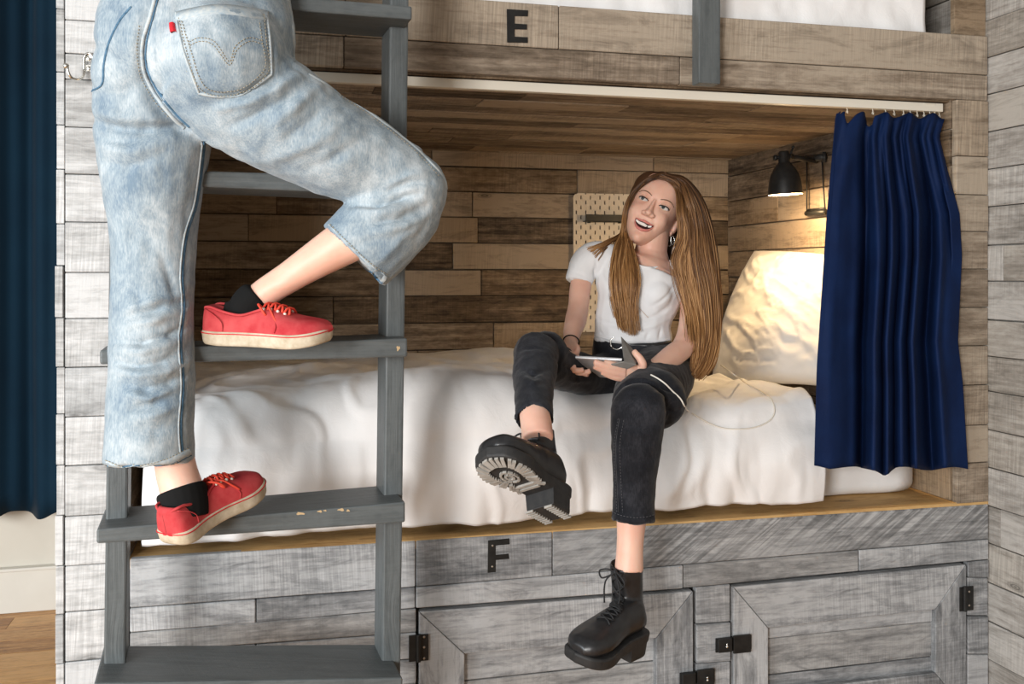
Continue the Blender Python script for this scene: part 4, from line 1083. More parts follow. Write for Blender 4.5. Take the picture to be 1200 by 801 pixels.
# ---- head in its own frame
down = (RT*(-.45) + UP*(-.89)).normalized(); fwd0 = (-FW*1.0 - RT*.16 + UP*.16)
zax = (-down - FW*-.10).normalized(); fwd = (fwd0 - zax*fwd0.dot(zax)).normalized(); xax = fwd.cross(zax)   # x: viewer's right
HC = pz(766.0, 239, 2.62) - fwd*.072
HS = 1.0
MH = Matrix(((xax.x*HS, fwd.x*HS, zax.x*HS, HC.x), (xax.y*HS, fwd.y*HS, zax.y*HS, HC.y), (xax.z*HS, fwd.z*HS, zax.z*HS, HC.z), (0,0,0,1)))
if MH.determinant() < 0: print('head frame flipped')
SL = [(.103,.018,.005,-.030),(.098,.040,.036,-.058),(.085,.060,.064,-.082),(.058,.070,.080,-.094),(.03,.0735,.086,-.096),(.0,.072,.083,-.094),(-.02,.071,.083,-.088),(-.045,.0675,.0825,-.074),(-.068,.0565,.081,-.052),(-.085,.045,.081,-.030),(-.098,.034,.079,-.008),(-.108,.024,.074,.012),(-.1145,.014,.066,.026)]
B = Vol(); R = []
SL = [(z, w_*.965, f, b) for z, w_, f, b in SL]
S = catmull(SL, 4)
for z, w_, f, b in S:
    cy = (f+b)/2*.3 + b*.7*.0 + (f+b)/2*.7*.5; row = []
    for k in range(40):
        a = 2*PI*k/40; c, s_ = math.cos(a), math.sin(a); e = .86
        yy = (f-cy)*abs(s_)**e if s_ > 0 else -(cy-b)*abs(s_)**e
        row.append(V((w_*math.copysign(abs(c)**.92, c), cy+yy, z)))
    R.append(row)
B.mb.rings(R[::-1], True)
# nose
def nrow(z, w_, y0, y1): return [V((w_*math.cos(a), y0+(y1-y0)*max(0, math.sin(a))**.9 - (.012 if math.sin(a) < -.1 else 0), z)) for a in [2*PI*k/16 for k in range(16)]]
B.mb.rings([nrow(*q) for q in [(.010,.006,.070,.088),(-.005,.0075,.070,.0935),(-.018,.009,.070,.099),(-.028,.0125,.070,.1035),(-.036,.0145,.070,.1035),(-.042,.012,.070,.096)]][::-1], True)
B.mb.sphere(V((0,.097,-.034)), .0095, 16); 
for sg in (1,-1): B.mb.sphere(V((sg*.0125,.089,-.0365)), .0075, 14, (1,1.1,.85)); B.mb.sphere(V((sg*.0745,-.008,-.018)), .001, 8)
# ears
for sg in (1,-1):
    B.mb.sphere(V((sg*.075,-.012,-.012)), .030, 16, (.28,.62,1), Matrix.Rotation(.2, 3, 'X')); B.mb.sphere(V((sg*.073,.0,-.040)), .009, 12, (.5,.8,1))
head = B.bake(.0021, 4)
# expression, sculpted in head space
G = lambda x, y, z: V((x, y, z))
def hs(L):
    for path, r, amp in L:
        head.strokes([([V(p) for p in path], r, amp)])
for sg in (1,-1):
    hs([([(sg*.031,.078,.000)], .012, -.0062), ([(sg*.018,.084,.016),(sg*.034,.083,.020),(sg*.052,.070,.015)], .007, .0028),
        ([(sg*.042,.068,-.036)], .020, .0085), ([(sg*.030,.078,-.024),(sg*.046,.066,-.018)], .007, .002),
        ([(sg*.017,.090,-.040),(sg*.030,.080,-.056),(sg*.037,.070,-.076)], .0045, -.0032), ([(sg*.0065,.098,-.0425)], .0028, -.004)])
hs([([(0,.074,-.105)], .014, .006), ([(-.018,.075,-.088),(0,.079,-.091),(.018,.075,-.088)], .006, -.003), ([(0,.09,-.048),(0,.086,-.053)], .003, -.0015),
    ([(-.024,.076,-.063),(-.012,.080,-.068),(0,.082,-.071),(.012,.080,-.068),(.024,.076,-.063)], .0065, -.010)])
def hcast(x, z, off=0):
    h, nn, i, d = head.bvh.ray_cast(V((x, .3, z)), V((0,-1,0)))
    return (h if h is not None else V((x,.05,z))) + V((0, off, 0))
def hpatch(poly, m, name, parent, off, ring=5, dome=0):
    """filled outline in face coordinates (x, z) laid on the face"""
    cx = sum(p[0] for p in poly)/len(poly); cz = sum(p[1] for p in poly)/len(poly); mb = MB(); R = []
    for k in range(ring+1):
        t = 1-k/ring*.98; R.append([MH @ hcast(cx+(x-cx)*t, cz+(z-cz)*t, off + dome*math.sqrt(max(0, 1-t*t)) - (.002 if k == 0 else 0)) for x, z in poly])
    mb.rings(R, cap=True); return mb.build(name, m, parent, smooth=True)
headw = Surf(head.me.copy()); headw.co = np.array([MH @ V(c) for c in head.co]); headw.upd()
# ---- neck, arms, hands, shins
B = Vol()
B.limb([(766,262,2.67,19,1.1),(765,280,2.675,18.5,1.05),(763,293,2.68,19,1.05),(762,302,2.678,23,1),(760,309,2.675,34,.85),(757,316,2.672,45,.72),(756,330,2.67,48,.66)])
B.limb([(756,318,2.68,44,.6),(748,350,2.66,40,.7),(742,390,2.64,38,.75)])
# right arm of the woman (viewer's left)
B.limb([(700,308,2.675,10,1),(685,316,2.665,12,1),(680,338,2.64,12.6,1),(678,358,2.61,12.2,1),(675,374,2.56,12.8,1),(671,388,2.48,11,1),(669,399,2.42,8.6,.85),(668,408,2.38,8.5,.8)])
# left arm
B.limb([(805,312,2.66,16,1),(811,335,2.64,15,1),(811,365,2.60,14,1),(806,392,2.55,13,1),(800,407,2.51,13,1)])
B.ball(799,409,2.505,12.5)
B.limb([(800,408,2.51,13,1),(788,417,2.47,13.5,1),(774,427,2.42,12,1),(760,435,2.37,9.6,.85),(750,438,2.34,9.5,.8)])
# shins
B.limb([(630,415,2.26,15,1),(626,455,2.12,19,1),(626.5,483,2.0,18.2,1),(628.5,498,1.965,18.5,1),(630,515,1.94,19,1)])
B.limb([(748,485,2.22,20,1),(744,540,2.20,20,1),(741,590,2.185,19,1),(739,625,2.175,16.2,1),(738,645,2.17,15.8,1),(737,668,2.165,17,1)])
sk = B.bake(.0036, 5)
# hands: palm and five fingers each
def hand(palm, fingers, voxel=.0016):
    B = Vol(); B.limb(palm, n=16)
    for f_ in fingers: B.limb(f_, n=12, sub=4)
    return B.bake(voxel, 4, .5)
handR = hand([(669,402,2.40,8.4,.8),(667,410,2.375,10.5,.55),(668,420,2.36,11.5,.5),(671,427,2.355,9,.5)],
 [[(661,413,2.37,4.2),(659,421,2.345,4),(662,427,2.33,3.8),(670,430,2.325,3.6),(675,430,2.325,3.1)],
  [(665,420,2.36,4.2),(664,428,2.345,4),(670,433,2.33,3.7),(679,434,2.325,3.5),(684,433,2.325,3)],
  [(669,424,2.36,4.2),(671,432,2.35,4),(678,436,2.34,3.7),(687,436,2.335,3.5),(692,434,2.335,3)],
  [(672,424,2.37,3.9),(677,433,2.365,3.6),(684,437,2.355,3.3),(690,439,2.35,2.8)],
  [(672,404,2.39,4.8),(676,409,2.375,4.6),(674,414,2.36,4.2),(668.5,414.5,2.345,3.6),(665,412,2.34,3)]])
handL = hand([(758,436,2.36,9.0,.8),(748,438,2.335,11,.55),(737,437,2.32,12.5,.45),(728,433,2.315,11,.42)],
 [[(736,430,2.32,4.3),(725,428.5,2.31,4.1),(716,426,2.30,3.7),(708,424,2.30,3.2)],
  [(732,434,2.31,4.4),(719,431,2.30,4.2),(706,427,2.295,3.8),(696,423,2.295,3.3)],
  [(732,439,2.31,4.3),(719,437,2.30,4.1),(706,433,2.295,3.7),(696,429,2.29,3.2)],
  [(736,443,2.315,4),(725,443,2.305,3.7),(714,440,2.30,3.4),(705,436,2.295,2.9)],
  [(751,433,2.33,5.2),(753,427,2.325,5.2),(750,420,2.325,4.6),(745,414,2.33,3.9),(743,411,2.335,3.3)]])
bd = join_surfs([headw, sk, handR, handL]); bdo = bd.obj('body', SKIN, gl)
# ---- face
M_SCL = mat('eye_white', (.62,.58,.55), .3); M_IRIS = mat('grey_green_iris', (.035,.05,.05), .25, coat=.5); M_PUP = mat('pupil', (.004,.004,.004), .15)
M_LASH = mat('dark_lashes', (.018,.010,.008), .7); M_BROW = mat('brown_eyebrow', (.20,.11,.065), .8)
M_LIP = mat('rosy_lips', (.62,.22,.19), .38, sss=.15); M_TEETH = mat('teeth', (.82,.79,.74), .25); M_MOUTH = mat('mouth_inside', (.05,.008,.008), .6)
for sg in (1,-1):
    def al(t, op=1.0):
        # almond outline, inner corner at t=0
        a = 2*PI*t; x = math.cos(a); z = math.sin(a); xx = sg*(.031 - .0145*x); zz_ = .0062*z*(1 if z > 0 else .72)*op*(1-.15*x) + .0012*(-x)
        return (xx, zz_)
    out = [al(k/24) for k in range(24)]
    e = hpatch(out, M_SCL, 'eye', bdo, .0012, 5, .0022)
    gx, gz = sg*.031 + .0032, .0026
    ir = []
    for k in range(20):
        a = 2*PI*k/20; x = gx+.0062*math.cos(a); z = gz+.0062*math.sin(a)
        xi = (sg*.031 - x)*sg/.0140; lim = math.sqrt(max(0, 1-xi*xi)); zt = .0062*lim*(1-.15*xi)+.0012*(-xi); zb = -.0062*.72*lim*(1-.15*xi)+.0012*(-xi)
        ir.append((x, max(zb, min(zt, z))))
    hpatch(ir, M_IRIS, 'iris', e, .0036, 3, .0004); hpatch([(gx+.0023*math.cos(a), min(.0046, gz+.0023*math.sin(a))) for a in [2*PI*k/12 for k in range(12)]], M_PUP, 'pupil', e, .0042, 2)
    mb = MB(); P = [MH @ hcast(*al(k/24), .0036+.001*math.sin(PI*k/12)) for k in range(0, 13)]; mb.tube(P, [.0006]+[.0012]*5+[.0015]*4+[.0016,.0012,.0005], 6)
    mb.build('eyelashes', M_LASH, e, smooth=True)
    mb = MB(); P = [MH @ hcast(al(k/24)[0], al(k/24)[1]+.0042, .0004) for k in range(0, 13)]; mb.tube(P, [.0006]+[.0018]*11+[.0006], 8); P = [MH @ hcast(*al(k/24), .0022) for k in range(12, 25)]; mb.tube(P, [.0005]+[.0012]*11+[.0005], 6); mb.build('eyelids', SKIN, bdo, smooth=True)
    br = [(.013,.0165),(.022,.0205),(.034,.0235),(.044,.0225),(.053,.0175)]; mb = MB(); S = catmull(br, 4)
    mb.tube([MH @ hcast(sg*q[0], q[1], .0003) for q in S], [.0006+.0010*math.sin(PI*(.12+.85*k/(len(S)-1)))**.8 for k in range(len(S))], 6); mb.build('eyebrow', M_BROW, bdo, smooth=True)
up_ = [(-.027,-.0585),(-.019,-.0595),(-.009,-.0600),(-.003,-.0592),(0,-.0598),(.003,-.0592),(.009,-.0600),(.019,-.0595),(.027,-.0585)]
lo_ = [(.023,-.0685),(.016,-.0765),(.008,-.0805),(0,-.0818),(-.008,-.0805),(-.016,-.0765),(-.023,-.0685)]
mouth = up_+lo_
mo = hpatch(mouth, M_MOUTH, 'mouth', bdo, .0070, 5)
mb = MB(); R = []
for i in range(21):
    x = -.0235+.047*i/20; k = 1-(x/.0255)**2; zt = -.0598; zb = -.0615-.0095*max(0, k)**.6
    c0 = hcast(x, -.064, .0095); R.append([MH @ V((x, c0.y-.003, zt+.001)), MH @ V((x, c0.y+.0005, (zt+zb)/2)), MH @ V((x, c0.y, zb)), MH @ V((x, c0.y-.002, zb+.0002))])
mb.rings(R, cap=False, closed=False); mb.build('teeth', M_TEETH, mo, smooth=True)
mb = MB(); S = catmull(up_, 4); mb.tube([MH @ hcast(q[0], q[1]+.0012, .0085-.004*abs(q[0])/.027) for q in S], [.0010+.0022*math.sin(PI*k/(len(S)-1))**.6 for k in range(len(S))], 8)
S = catmull([up_[-1]]+lo_+[up_[0]], 4); mb.tube([MH @ hcast(q[0], q[1]-.001, .0085-.0045*abs(q[0])/.027) for q in S], [.0010+.0032*math.sin(PI*k/(len(S)-1))**.9 for k in range(len(S))], 8)
mb.build('lips', M_LIP, bdo, smooth=True)
# earrings: two hoops under the visible ear
mb = MB(); c = MH @ V((-.072, .006, -.050))
for k, (dx, r_) in enumerate(((0,.014),(.009,.012))):
    cc = c + RT*dx; mb.tube([cc + RT*.45*r_*math.sin(a) - UP*(r_*(1.0-math.cos(a))) for a in [2*PI*q/20 for q in range(21)]], .0007, 6)
mb.build('hoop_earrings', M_CHROME, gl, smooth=True)
# ---- hair
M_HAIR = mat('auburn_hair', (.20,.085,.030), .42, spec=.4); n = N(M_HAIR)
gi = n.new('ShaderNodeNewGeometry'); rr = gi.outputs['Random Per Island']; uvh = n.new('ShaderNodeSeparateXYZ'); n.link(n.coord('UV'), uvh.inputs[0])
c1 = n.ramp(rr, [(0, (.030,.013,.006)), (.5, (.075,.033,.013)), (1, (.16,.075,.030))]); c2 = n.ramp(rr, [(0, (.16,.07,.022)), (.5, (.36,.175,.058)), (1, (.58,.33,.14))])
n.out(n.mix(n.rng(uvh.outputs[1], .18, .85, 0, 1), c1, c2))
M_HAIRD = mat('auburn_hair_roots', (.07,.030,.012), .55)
H3 = lambda x, y, z: MH @ V((x, y, z))
# under-volume: skull cap, back of the hair, and the two falls
def over(u, v, off=.012, z=2.6):
    """a point just in front of the tee or arm where hair falls across it"""
    h, nn, i, d = tee.bvh.ray_cast(CAMP, ray(u, v).normalized())
    h2, n2, i2, d2 = sk.bvh.ray_cast(CAMP, ray(u, v).normalized())
    Zs_ = [proj(q)[2] for q in (h, h2) if q is not None]; Z_ = (min(Zs_) - off) if Zs_ else z
    return pz(u, v, min(Z_, z))
def hw_(u, v, off=.008):
    h, nn, i, d = headw.bvh.ray_cast(CAMP, ray(u, v).normalized())
    return h + nn*off if h is not None else pz(u, v, 2.66)
B = Vol()
R_ = MH.to_3x3().normalized()
B.mb.sphere(H3(.003,-.022,.032), .0845*HS, 24, (1.0,.98,1.06), R_)
B.mb.sphere(H3(.028,.002,.052), .056, 20); B.mb.sphere(H3(-.022,.002,.052), .056, 20); B.limb([(772,250,2.77,22,1),(782,285,2.78,26,.8),(792,320,2.76,28,.7),(805,350,2.72,22,.7)]); B.limb([(797,232,2.72,20,1.6),(812,262,2.71,19,1.5),(818,300,2.69,17,1.2),(822,345,2.66,15,.9),(825,385,2.64,12,.7),(822,415,2.62,8,.6)])
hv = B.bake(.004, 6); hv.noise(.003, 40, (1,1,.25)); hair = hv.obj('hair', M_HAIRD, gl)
rs = random.Random(12)
guides_R = [
 [pz(783,204,2.66), pz(803,209,2.67), pz(820,230,2.68), pz(830,262,2.67), pz(836,303,2.65), pz(841,345,2.62), pz(841,395,2.59), pz(834,428,2.57), pz(818,447,2.55)],
 [pz(781,205,2.62), pz(800,212,2.62), pz(814,234,2.62), pz(822,264,2.62), pz(828,303,2.60), over(833,345,.02,2.59), over(834,392,.02,2.57), over(826,425,.02,2.55), over(813,446,.02,2.53)],
 [hw_(778,206,.010), hw_(793,215,.012), pz(806,237,2.585), pz(812,266,2.59), over(814,303,.02,2.57), over(822,345,.02,2.56), over(826,392,.02,2.54), over(820,420,.02,2.53), over(810,440,.02,2.52)],
 [hw_(774,208,.009), hw_(788,215,.009), hw_(797,230,.010), pz(803,255,2.575), over(803,290,.02,2.57), over(806,322,.022,2.56), over(815,365,.022,2.54), over(817,400,.02,2.53), over(812,434,.02,2.52)],
 [hw_(771,211,.006), hw_(783,214,.006), hw_(792,224,.007), pz(798,248,2.565), pz(801,272,2.565), over(790,303,.016,2.56), over(795,332,.02,2.55), over(805,365,.02,2.54), over(808,402,.02,2.52)]]
guides_L = [
 [pz(781,203,2.66), pz(764,206,2.66), pz(748,220,2.68), pz(738,245,2.69), pz(731,270,2.69), over(722,292,.012,2.68), over(716,325,.012,2.6), over(719,360,.012,2.6), over(728,388,.014,2.6)],
 [hw_(777,205,.008), hw_(763,210,.008), pz(742,226,2.65), pz(733,250,2.67), pz(734,272,2.67), over(728,295,.016,2.6), over(724,328,.016,2.6), over(728,362,.016,2.6), over(733,394,.016,2.6)],
 [hw_(773,208,.006), hw_(761,213,.006), hw_(744,226,.004), pz(735,248,2.655), pz(733,272,2.665), over(735,296,.018,2.6), over(736,328,.018,2.6), over(738,362,.018,2.6), over(742,400,.018,2.6)],
 [hw_(770,211,.005), hw_(759,215,.005), hw_(745,228,.004), pz(736,248,2.65), pz(736,275,2.66), over(742,298,.018,2.6), over(748,325,.018,2.6), over(745,358,.018,2.6), over(749,392,.018,2.6)]]
def strands(G_, N_, jr, seed, rad0=.0014, layer=.006):
    rs = random.Random(seed); mb = MB(); D = [catmull([tuple(p) for p in g], 6) for g in G_]; m = len(D[0])
    for k in range(N_):
        t = rs.random()*(len(D)-1); i = min(int(t), len(D)-2); f = t-i; lay = rs.random()
        o1 = V((rs.gauss(0,1), rs.gauss(0,1), rs.gauss(0,.4))); ph = rs.uniform(0, 6.28); wv = rs.uniform(.5, 1.6); L_ = 1 - .42*rs.random()**2.2; pts = []; rad = []
        cph = rs.randrange(9)*1.7; K = max(6, int(m*L_))
        for j in range(K):
            s = j/(m-1); p = V(D[i][j])*(1-f)+V(D[i+1][j])*f
            spread = jr*(.18+.82*min(1, s*1.8)); q = p + o1*spread*(.5-.12*s)
            q += RT*(.003*math.sin(s*9*wv+ph) + .0055*math.sin(s*7+cph))*min(1, s*2) - FW*layer*lay
            pts.append(q); rad.append((rad0+.0006*lay)*(1-.75*(j/K)**3))
        mb.tube(pts, rad, 4, False)
    return mb
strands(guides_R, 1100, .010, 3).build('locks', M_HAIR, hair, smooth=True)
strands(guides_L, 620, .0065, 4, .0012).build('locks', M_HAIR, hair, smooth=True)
# loose wisps over the shoulder and chest
mb = MB()
for k in range(30):
    a = rs.uniform(0,1); y = rs.uniform(-4,4)
    P = [pz(735,270+y,2.68), over(724,278+y*.8,.006,2.68), over(708,284+y+6*a,.006,2.66), over(696+10*a,288+y*.6+8*a,.005,2.66), over(687+14*a,290+y*.5+14*a,.005,2.66)]
    mb.tube([V(c) for c in catmull([tuple(p) for p in P], 4)], [.0011]*12+[.0007]*5, 4, False)
for k in range(16):
    u0 = rs.uniform(722,752); P = [over(u0,300,.010), over(u0+rs.uniform(-8,5),325,.008), over(u0+rs.uniform(-14,8),350,.006), over(u0+rs.uniform(-12,14),372,.006)]
    mb.tube([V(c) for c in catmull([tuple(p) for p in P], 4)], .0005, 4, False)
mb.build('locks', M_HAIR, hair, smooth=True)
# hair tie on the wrist
mb = MB(); c = pz(669.5,400,2.415); ax = (pz(671,388,2.48)-pz(668,408,2.38)).normalized(); x_ = ax.cross(FW).normalized(); y_ = ax.cross(x_)
mb.tube([c+x_*.0205*math.cos(a)+y_*.0175*math.sin(a) for a in [2*PI*k/28 for k in range(29)]], .0017, 6); mb.build('wrist_band', SOCK, gl, smooth=True)
# ---- boots
LEATH = plain_noise('black_boot_leather', (.010,.010,.011), (.022,.022,.023), 60, .34, .12, .0008, .5)
M_SOLEB = plain_noise('black_boot_rubber', (.018,.018,.019), (.032,.031,.030), 70, .55, .2)
M_LUG = plain_noise('scuffed_grey_tread', (.26,.245,.22), (.36,.34,.31), 60, .8, .2)
M_BLACE = mat('black_lace', (.012,.012,.013), .75)
def boot(heel, toe, up, shaft, shr, side=1, lugs=False, Wd=.102):
    L = (toe-heel).length; M_ = shoe_frame(heel, toe, up); T = lambda x, y, z: M_ @ V((x, y, z)); Mi = M_.inverted()
    O = foot_outline(L, Wd, side=side); SP = lambda x: .010*max(0, (x/L-.74)/.26)**2
    a, b = (Mi @ V(shaft[0])), (Mi @ V(shaft[1]))
    B = Vol()
    # foot part
    xs = [(.06,.030,.075),(.13,.034,.095),(.24,.034,.098),(.36,.034,.094),(.48,.038,.088),(.60,.044,.078),(.72,.049,.070),(.84,.047,.064),(.93,.037,.056),(.985,.018,.040)]
    R = []
    for t, w_, h in [tuple(c) for c in catmull(xs, 3)]:
        row = []
        for k in range(28):
            q = 2*PI*k/28; c, s_ = math.cos(q), math.sin(q); row.append(T(t*L, w_*Wd/.102*math.copysign(abs(c)**.8, c), .018+SP(t*L) + (h-.018)*(.5+.5*math.copysign(abs(s_)**.85, s_))))
        R.append(row)
    B.mb.rings(R, True)
    h0 = T(.20*L, 0, .05); B.limb([(*h0,.040,1),(*(h0*.5+V(shaft[0])*.5),.041,1.0),(*V(shaft[0]),shr*1.04,1.0),(*((V(shaft[0])+V(shaft[1]))/2),shr*1.02,1),(*V(shaft[1]),shr*1.08,1)], px=False)
    s_ = B.bake(.0032, 5); s_.noise(.0015, 30)
    ax = (V(shaft[1])-V(shaft[0])).normalized(); hollow(s_, V(shaft[0]), V(shaft[1]), shr*1.08, .02)
    root = s_.obj('boot', LEATH, gl)
    # platform sole and block heel
    mb = MB(); R = []
    for zz_, sc in ((-.002,.985),(0.002,1.02),(.020,1.035),(.024,1.0)):
        R.append([T(L/2+(x-L/2)*sc, y*sc*1.03, zz_+SP(x)) for x, y in O])
    mb.rings(R, True); mb.build('sole', M_SOLEB, root, smooth=False, bevel=.002)
    mh = MB(); hpts = [(x, y) for x, y in O if x < .30*L]; up1 = sorted([p for p in hpts if p[1] >= 0]); dn = sorted([p for p in hpts if p[1] < 0], reverse=True)
    prof = up1[0:1]+up1[1:]+[(.30*L, up1[-1][1])]+[(.30*L, dn[0][1])]+dn
    mh.rings([[T(x*(.97 if zz_ < -.01 else 1.02)+.002, y*sc, zz_) for x, y in prof] for zz_, sc in ((-.034,.96),(-.030,1.0),(.004,1.05))], True); mh.build('heel', M_SOLEB, root, bevel=.0015)
    if lugs:
        ml = MB()
        def lug(x0, y0, x1, y1, w_, z=-.002, h=.0045):
            d = V((x1-x0, y1-y0, 0)); l_ = d.length; d.normalize(); e = V((-d.y, d.x, 0))*w_; o = V((x0, y0, z))-e/2
            A = [o, o+d*l_, o+d*l_+e, o+e]; ml.prism([M_ @ (q+V((0,0,SP(q.x)))) for q in A], -(M_.to_3x3() @ V((0,0,1))).normalized(), h)
        outp = [(x, y) for x, y in O if x > .36*L]; m_ = len(O)
        acc = 0; last = None
        for i in range(m_):
            x, y = O[i]; x2, y2 = O[(i+1) % m_]
            if x < .38*L: continue
            seg = math.hypot(x2-x, y2-y); k = 1; acc += seg
            if acc < .0118: continue
            acc -= .0118; seg = 0; x2, y2 = x, y
            for j in range(k):
                f = (j+.5)/k; px_, py_ = x+(x2-x)*f, y+(y2-y)*f; cx_, cy_ = .70*L, 0
                dx, dy = cx_-px_, cy_-py_; dl = math.hypot(dx, dy); 
                lug(px_, py_, px_+dx/dl*min(.024, dl*.62), py_+dy/dl*min(.024, dl*.62), .0072)
        for x in (.44,.50): lug(x*L, -.026, x*L, .026, .007)
        for q in range(2):
            rr_ = (.015, .007)[q]
            for k in range(10):
                a0 = 2*PI*k/10; lug(.70*L+1.5*rr_*math.cos(a0), rr_*math.sin(a0), .70*L+1.5*rr_*math.cos(a0+.5), rr_*math.sin(a0+.5), .0045)
        for k in range(9):
            for sg in (1,-1): lug(.02*L+.008*k, sg*.032, .02*L+.008*k, sg*.014, .0034, -.034)
        ml.build('tread_lugs', M_LUG, root)
    # laces up the front of the shaft
    ml = MB(); fx = (M_.to_3x3() @ V((1,0,0))).normalized(); fy = (M_.to_3x3() @ V((0,1,0))).normalized()
    A = T(.62*L, 0, .070); Bp = T(.45*L,0,.092); Cc = V(shaft[0]) + fx*shr*1.02; Dd = V(shaft[1]) + fx*shr*1.08 - ax*.008
    path = catmull([tuple(A), tuple(Bp), tuple(Cc*.5+Bp*.5+fx*.004), tuple(Cc), tuple(Dd)], 3); K = len(path)
    surf_pt = lambda p, off: (lambda r_: r_[0] + r_[1]*off)(s_.bvh.find_nearest(p)[:2])
    for i in range(0, K-1):
        p, q = V(path[i]), V(path[i+1])
        for sg in (1,-1):
            ml.tube([surf_pt(p+fy*.017*sg, .001), surf_pt((p*.75+q*.25)+fy*.010*sg, .004), surf_pt((p+q)/2, .005), surf_pt((p*.25+q*.75)-fy*.010*sg, .004), surf_pt(q-fy*.017*sg, .001)], .0022, 6)
    kn = surf_pt(V(path[-1]), .006); 
    for sg in (1,-1):
        P = [kn, kn+fy*.014*sg+fx*.010+ax*.004, kn+fy*.034*sg+fx*.014-ax*.006, kn+fy*.030*sg+fx*.012-ax*.022, kn+fy*.010*sg+fx*.006-ax*.010, kn]; ml.tube([V(c) for c in catmull([tuple(p) for p in P], 4)], .0020, 6)
        P = [kn, kn+fy*.016*sg+fx*.012-ax*.02, kn+fy*.022*sg+fx*.014-ax*.045, kn+fy*.018*sg+fx*.020-ax*.075]; ml.tube([V(c) for c in catmull([tuple(p) for p in P], 4)], .0020, 6)
    ml.sphere(kn, .006, 8); ml.build('laces', M_BLACE, root, smooth=True)
    # pull tab and ankle seam
    mt = MB(); tb = V(shaft[1]) - fx*shr*1.0; mt.tube([tb-ax*.03-fx*.002, tb-ax*.004-fx*.004, tb+ax*.010-fx*.003, tb+ax*.004+fx*.003], .004, 8); mt.build('pull_tab', LEATH, root, smooth=True)
    return root
EYEL = M_CHROME
# raised boot, sole towards the viewer
upv = (FW*.84 + UP*.50 + RT*.30)
boot(pz(655,590,1.93), pz(571,541,1.785), upv, (pz(637,556,1.975), pz(629,506,1.966)), .034, 1, True, .104)
# hanging boot
boot(pz(747,742,2.20), pz(673,781,2.02), (UP*1.0+RT*.10-FW*.12), (pz(735,705,2.185), pz(734,660,2.172)), .0355, 1, False)
# ================================================================ tablet and cable
tb = empty('tablet', pz(690, 423, 2.32), 'silver tablet with grey folding cover held by the seated woman', 'tablet')
A, Bq, Cq, D = pz(656,417.5,2.335), pz(729,421,2.29), pz(735,421,2.44), pz(664,416,2.47)
# plate: thin slab through the near edge, tipped so its back shows
near0, near1 = pz(655.5,418.5,2.345), pz(729,422.5,2.285); nd = (near1-near0); dep = (UP*-.35 + FW*1.0); dep = (dep - nd.normalized()*dep.dot(nd.normalized())).normalized()*-1
nv = nd.normalized().cross(dep).normalized()
far = FW*.105 + UP*-.040
back0, back1 = near0 + far, near1 + far
sl = (near1-near0); dd = far; nrm = sl.cross(dd).normalized(); nrm = nrm if nrm.z > 0 else -nrm
M_SILV = mat('brushed_silver', (.62,.63,.65), .4, .5); M_GLASS = mat('dark_screen', (.01,.01,.012), .08); M_COVER = plain_noise('grey_tablet_cover', (.20,.19,.18), (.26,.25,.23), 40, .75, .1)
mb = MB(); mb.prism([near0, near1, near1+dd*1.5, near0+dd*1.5], nrm, .0075, sl.normalized()); slab = mb.build('tablet_body', M_SILV, tb, bevel=.0028, seg=3)
i_ = sl.normalized()*.010; j_ = dd.normalized()*.010
mb = MB(); mb.prism([near0+i_+j_+nrm*.0076, near1-i_+j_+nrm*.0076, near1-i_+dd*1.5-j_+nrm*.0076, near0+i_+dd*1.5-j_+nrm*.0076], nrm, .0006); mb.build('screen', M_GLASS, slab)
def flap(px4, th, name):
    P = [pz(*q) for q in px4]; nn = (P[1]-P[0]).cross(P[2]-P[0]).normalized(); mb = MB(); mb.prism(P, nn, th); return mb.build(name, M_COVER, tb, bevel=.001)
flap([(729,423,2.285),(741,429,2.30),(744,429,2.40),(727,396,2.42)], .003, 'cover_flap') if False else flap([(727.5,395,2.40),(731,424,2.295),(745,428,2.30),(746,415,2.40)], .003, 'cover_flap')
flap([(716,427,2.29),(731,424,2.285),(745,428,2.30),(727,436,2.31)], .003, 'cover_flap')
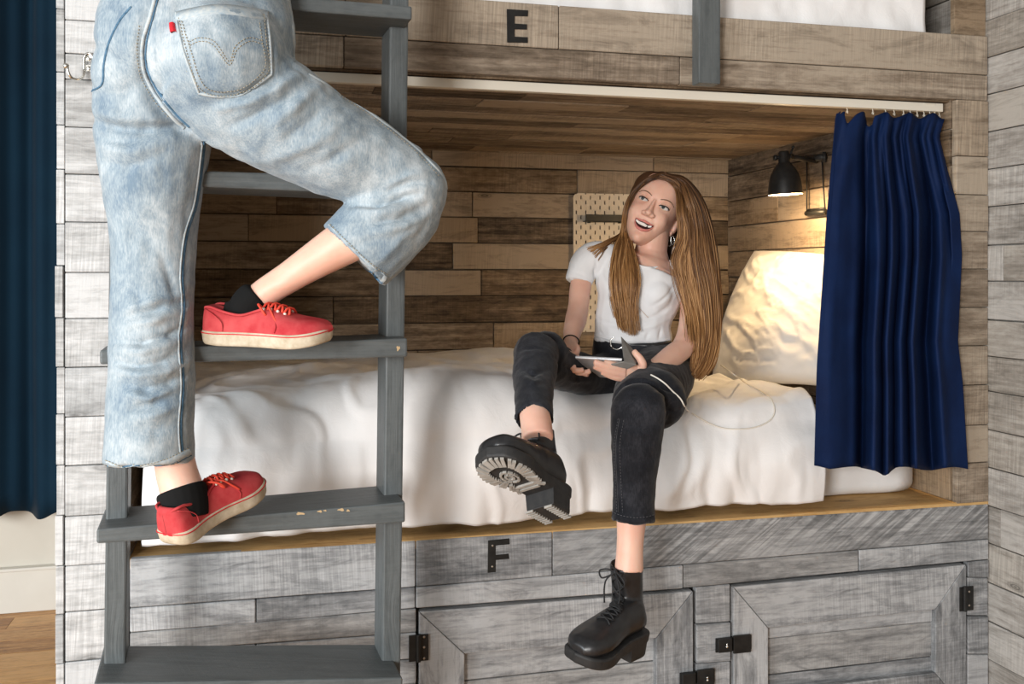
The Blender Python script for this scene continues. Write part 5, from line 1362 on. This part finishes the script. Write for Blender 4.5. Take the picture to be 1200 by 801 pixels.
# ---- charging cable
cb = MB(); P = [pz(736,428,2.40), pz(752,438,2.36), pz(766,445,2.33), pz(776,448,2.36), pz(788,458,2.37), pz(797,467,2.42), pz(800,476,2.47)]
ZD = zat(540, 412, YB)
def on(u, v, z): r_ = ray(u, v); return CAMP + r_*((z-CH)/r_.z)
P2 = [on(806,482,ZD-.005), on(838,500,ZD+.0), on(868,503,ZD+.0), on(893,498,ZD+.005), on(907,485,ZD+.010), on(903,468,ZD+.012), on(888,457,ZD+.02), on(874,450,ZD+.02), on(862,440,ZD+.02), on(845,428,ZD+.03)]
CABLE = (P, P2)
def drape_cable():
    dg = bpy.context.evaluated_depsgraph_get(); ev = duv.evaluated_get(dg); me = ev.to_mesh()
    b = BVHTree.FromPolygons([v.co.copy() for v in me.vertices], [tuple(p.vertices) for p in me.polygons])
    out = []
    for p in [V(c) for c in catmull([tuple(p) for p in P2], 6)]:
        h, nn, i, d = b.ray_cast(CAMP, (p-CAMP).normalized())
        out.append(h + (nn if nn.z > 0 else -nn)*.003 if h is not None else p)
    ev.to_mesh_clear()
    # smooth out jumps
    for _ in range(3): out = [out[0]] + [(out[i-1]+out[i]*2+out[i+1])/4 for i in range(1, len(out)-1)] + [out[-1]]
    return out
on_thigh = [gj.cast(u, v, .003)[0] for u, v in ((762,440),(770,444),(779,450),(788,458),(796,467),(801,475))]
full = [tuple(p) for p in on_thigh] + [tuple(p) for p in drape_cable()]
mb = MB(); mb.tube([V(c) for c in catmull(full, 3)], .0019, 8)
tag(mb.build('charging_cable', mat('white_cable_rubber', (.78,.74,.66), .5), smooth=True), 'thin white charging cable looping over the duvet beside the seated woman', 'cable')
# ================================================================ daylight
w = bpy.data.worlds.new('world'); bpy.context.scene.world = w; w.use_nodes = True
w.node_tree.nodes['Background'].inputs[0].default_value = (1.0,.94,.88,1); w.node_tree.nodes['Background'].inputs[1].default_value = .36
def area(name, loc, target, sx, sy, power, col):
    l = bpy.data.lights.new(name, 'AREA'); l.shape = 'RECTANGLE'; l.size = sx; l.size_y = sy; l.energy = power; l.color = col
    o = bpy.data.objects.new(name, l); C.objects.link(o); o.location = loc
    o.rotation_euler = (V(target)-V(loc)).to_track_quat('-Z', 'Y').to_euler(); return o
area('window_daylight', (-2.7, .3, 1.2), (.2, 2.4, .8), 1.3, 1.7, 88, (.85,.94,1.0))
area('window_daylight', (-2.2, -1.8, 1.45), (.5, 2.4, .8), 1.1, 1.3, 180, (1.0,.985,.97))
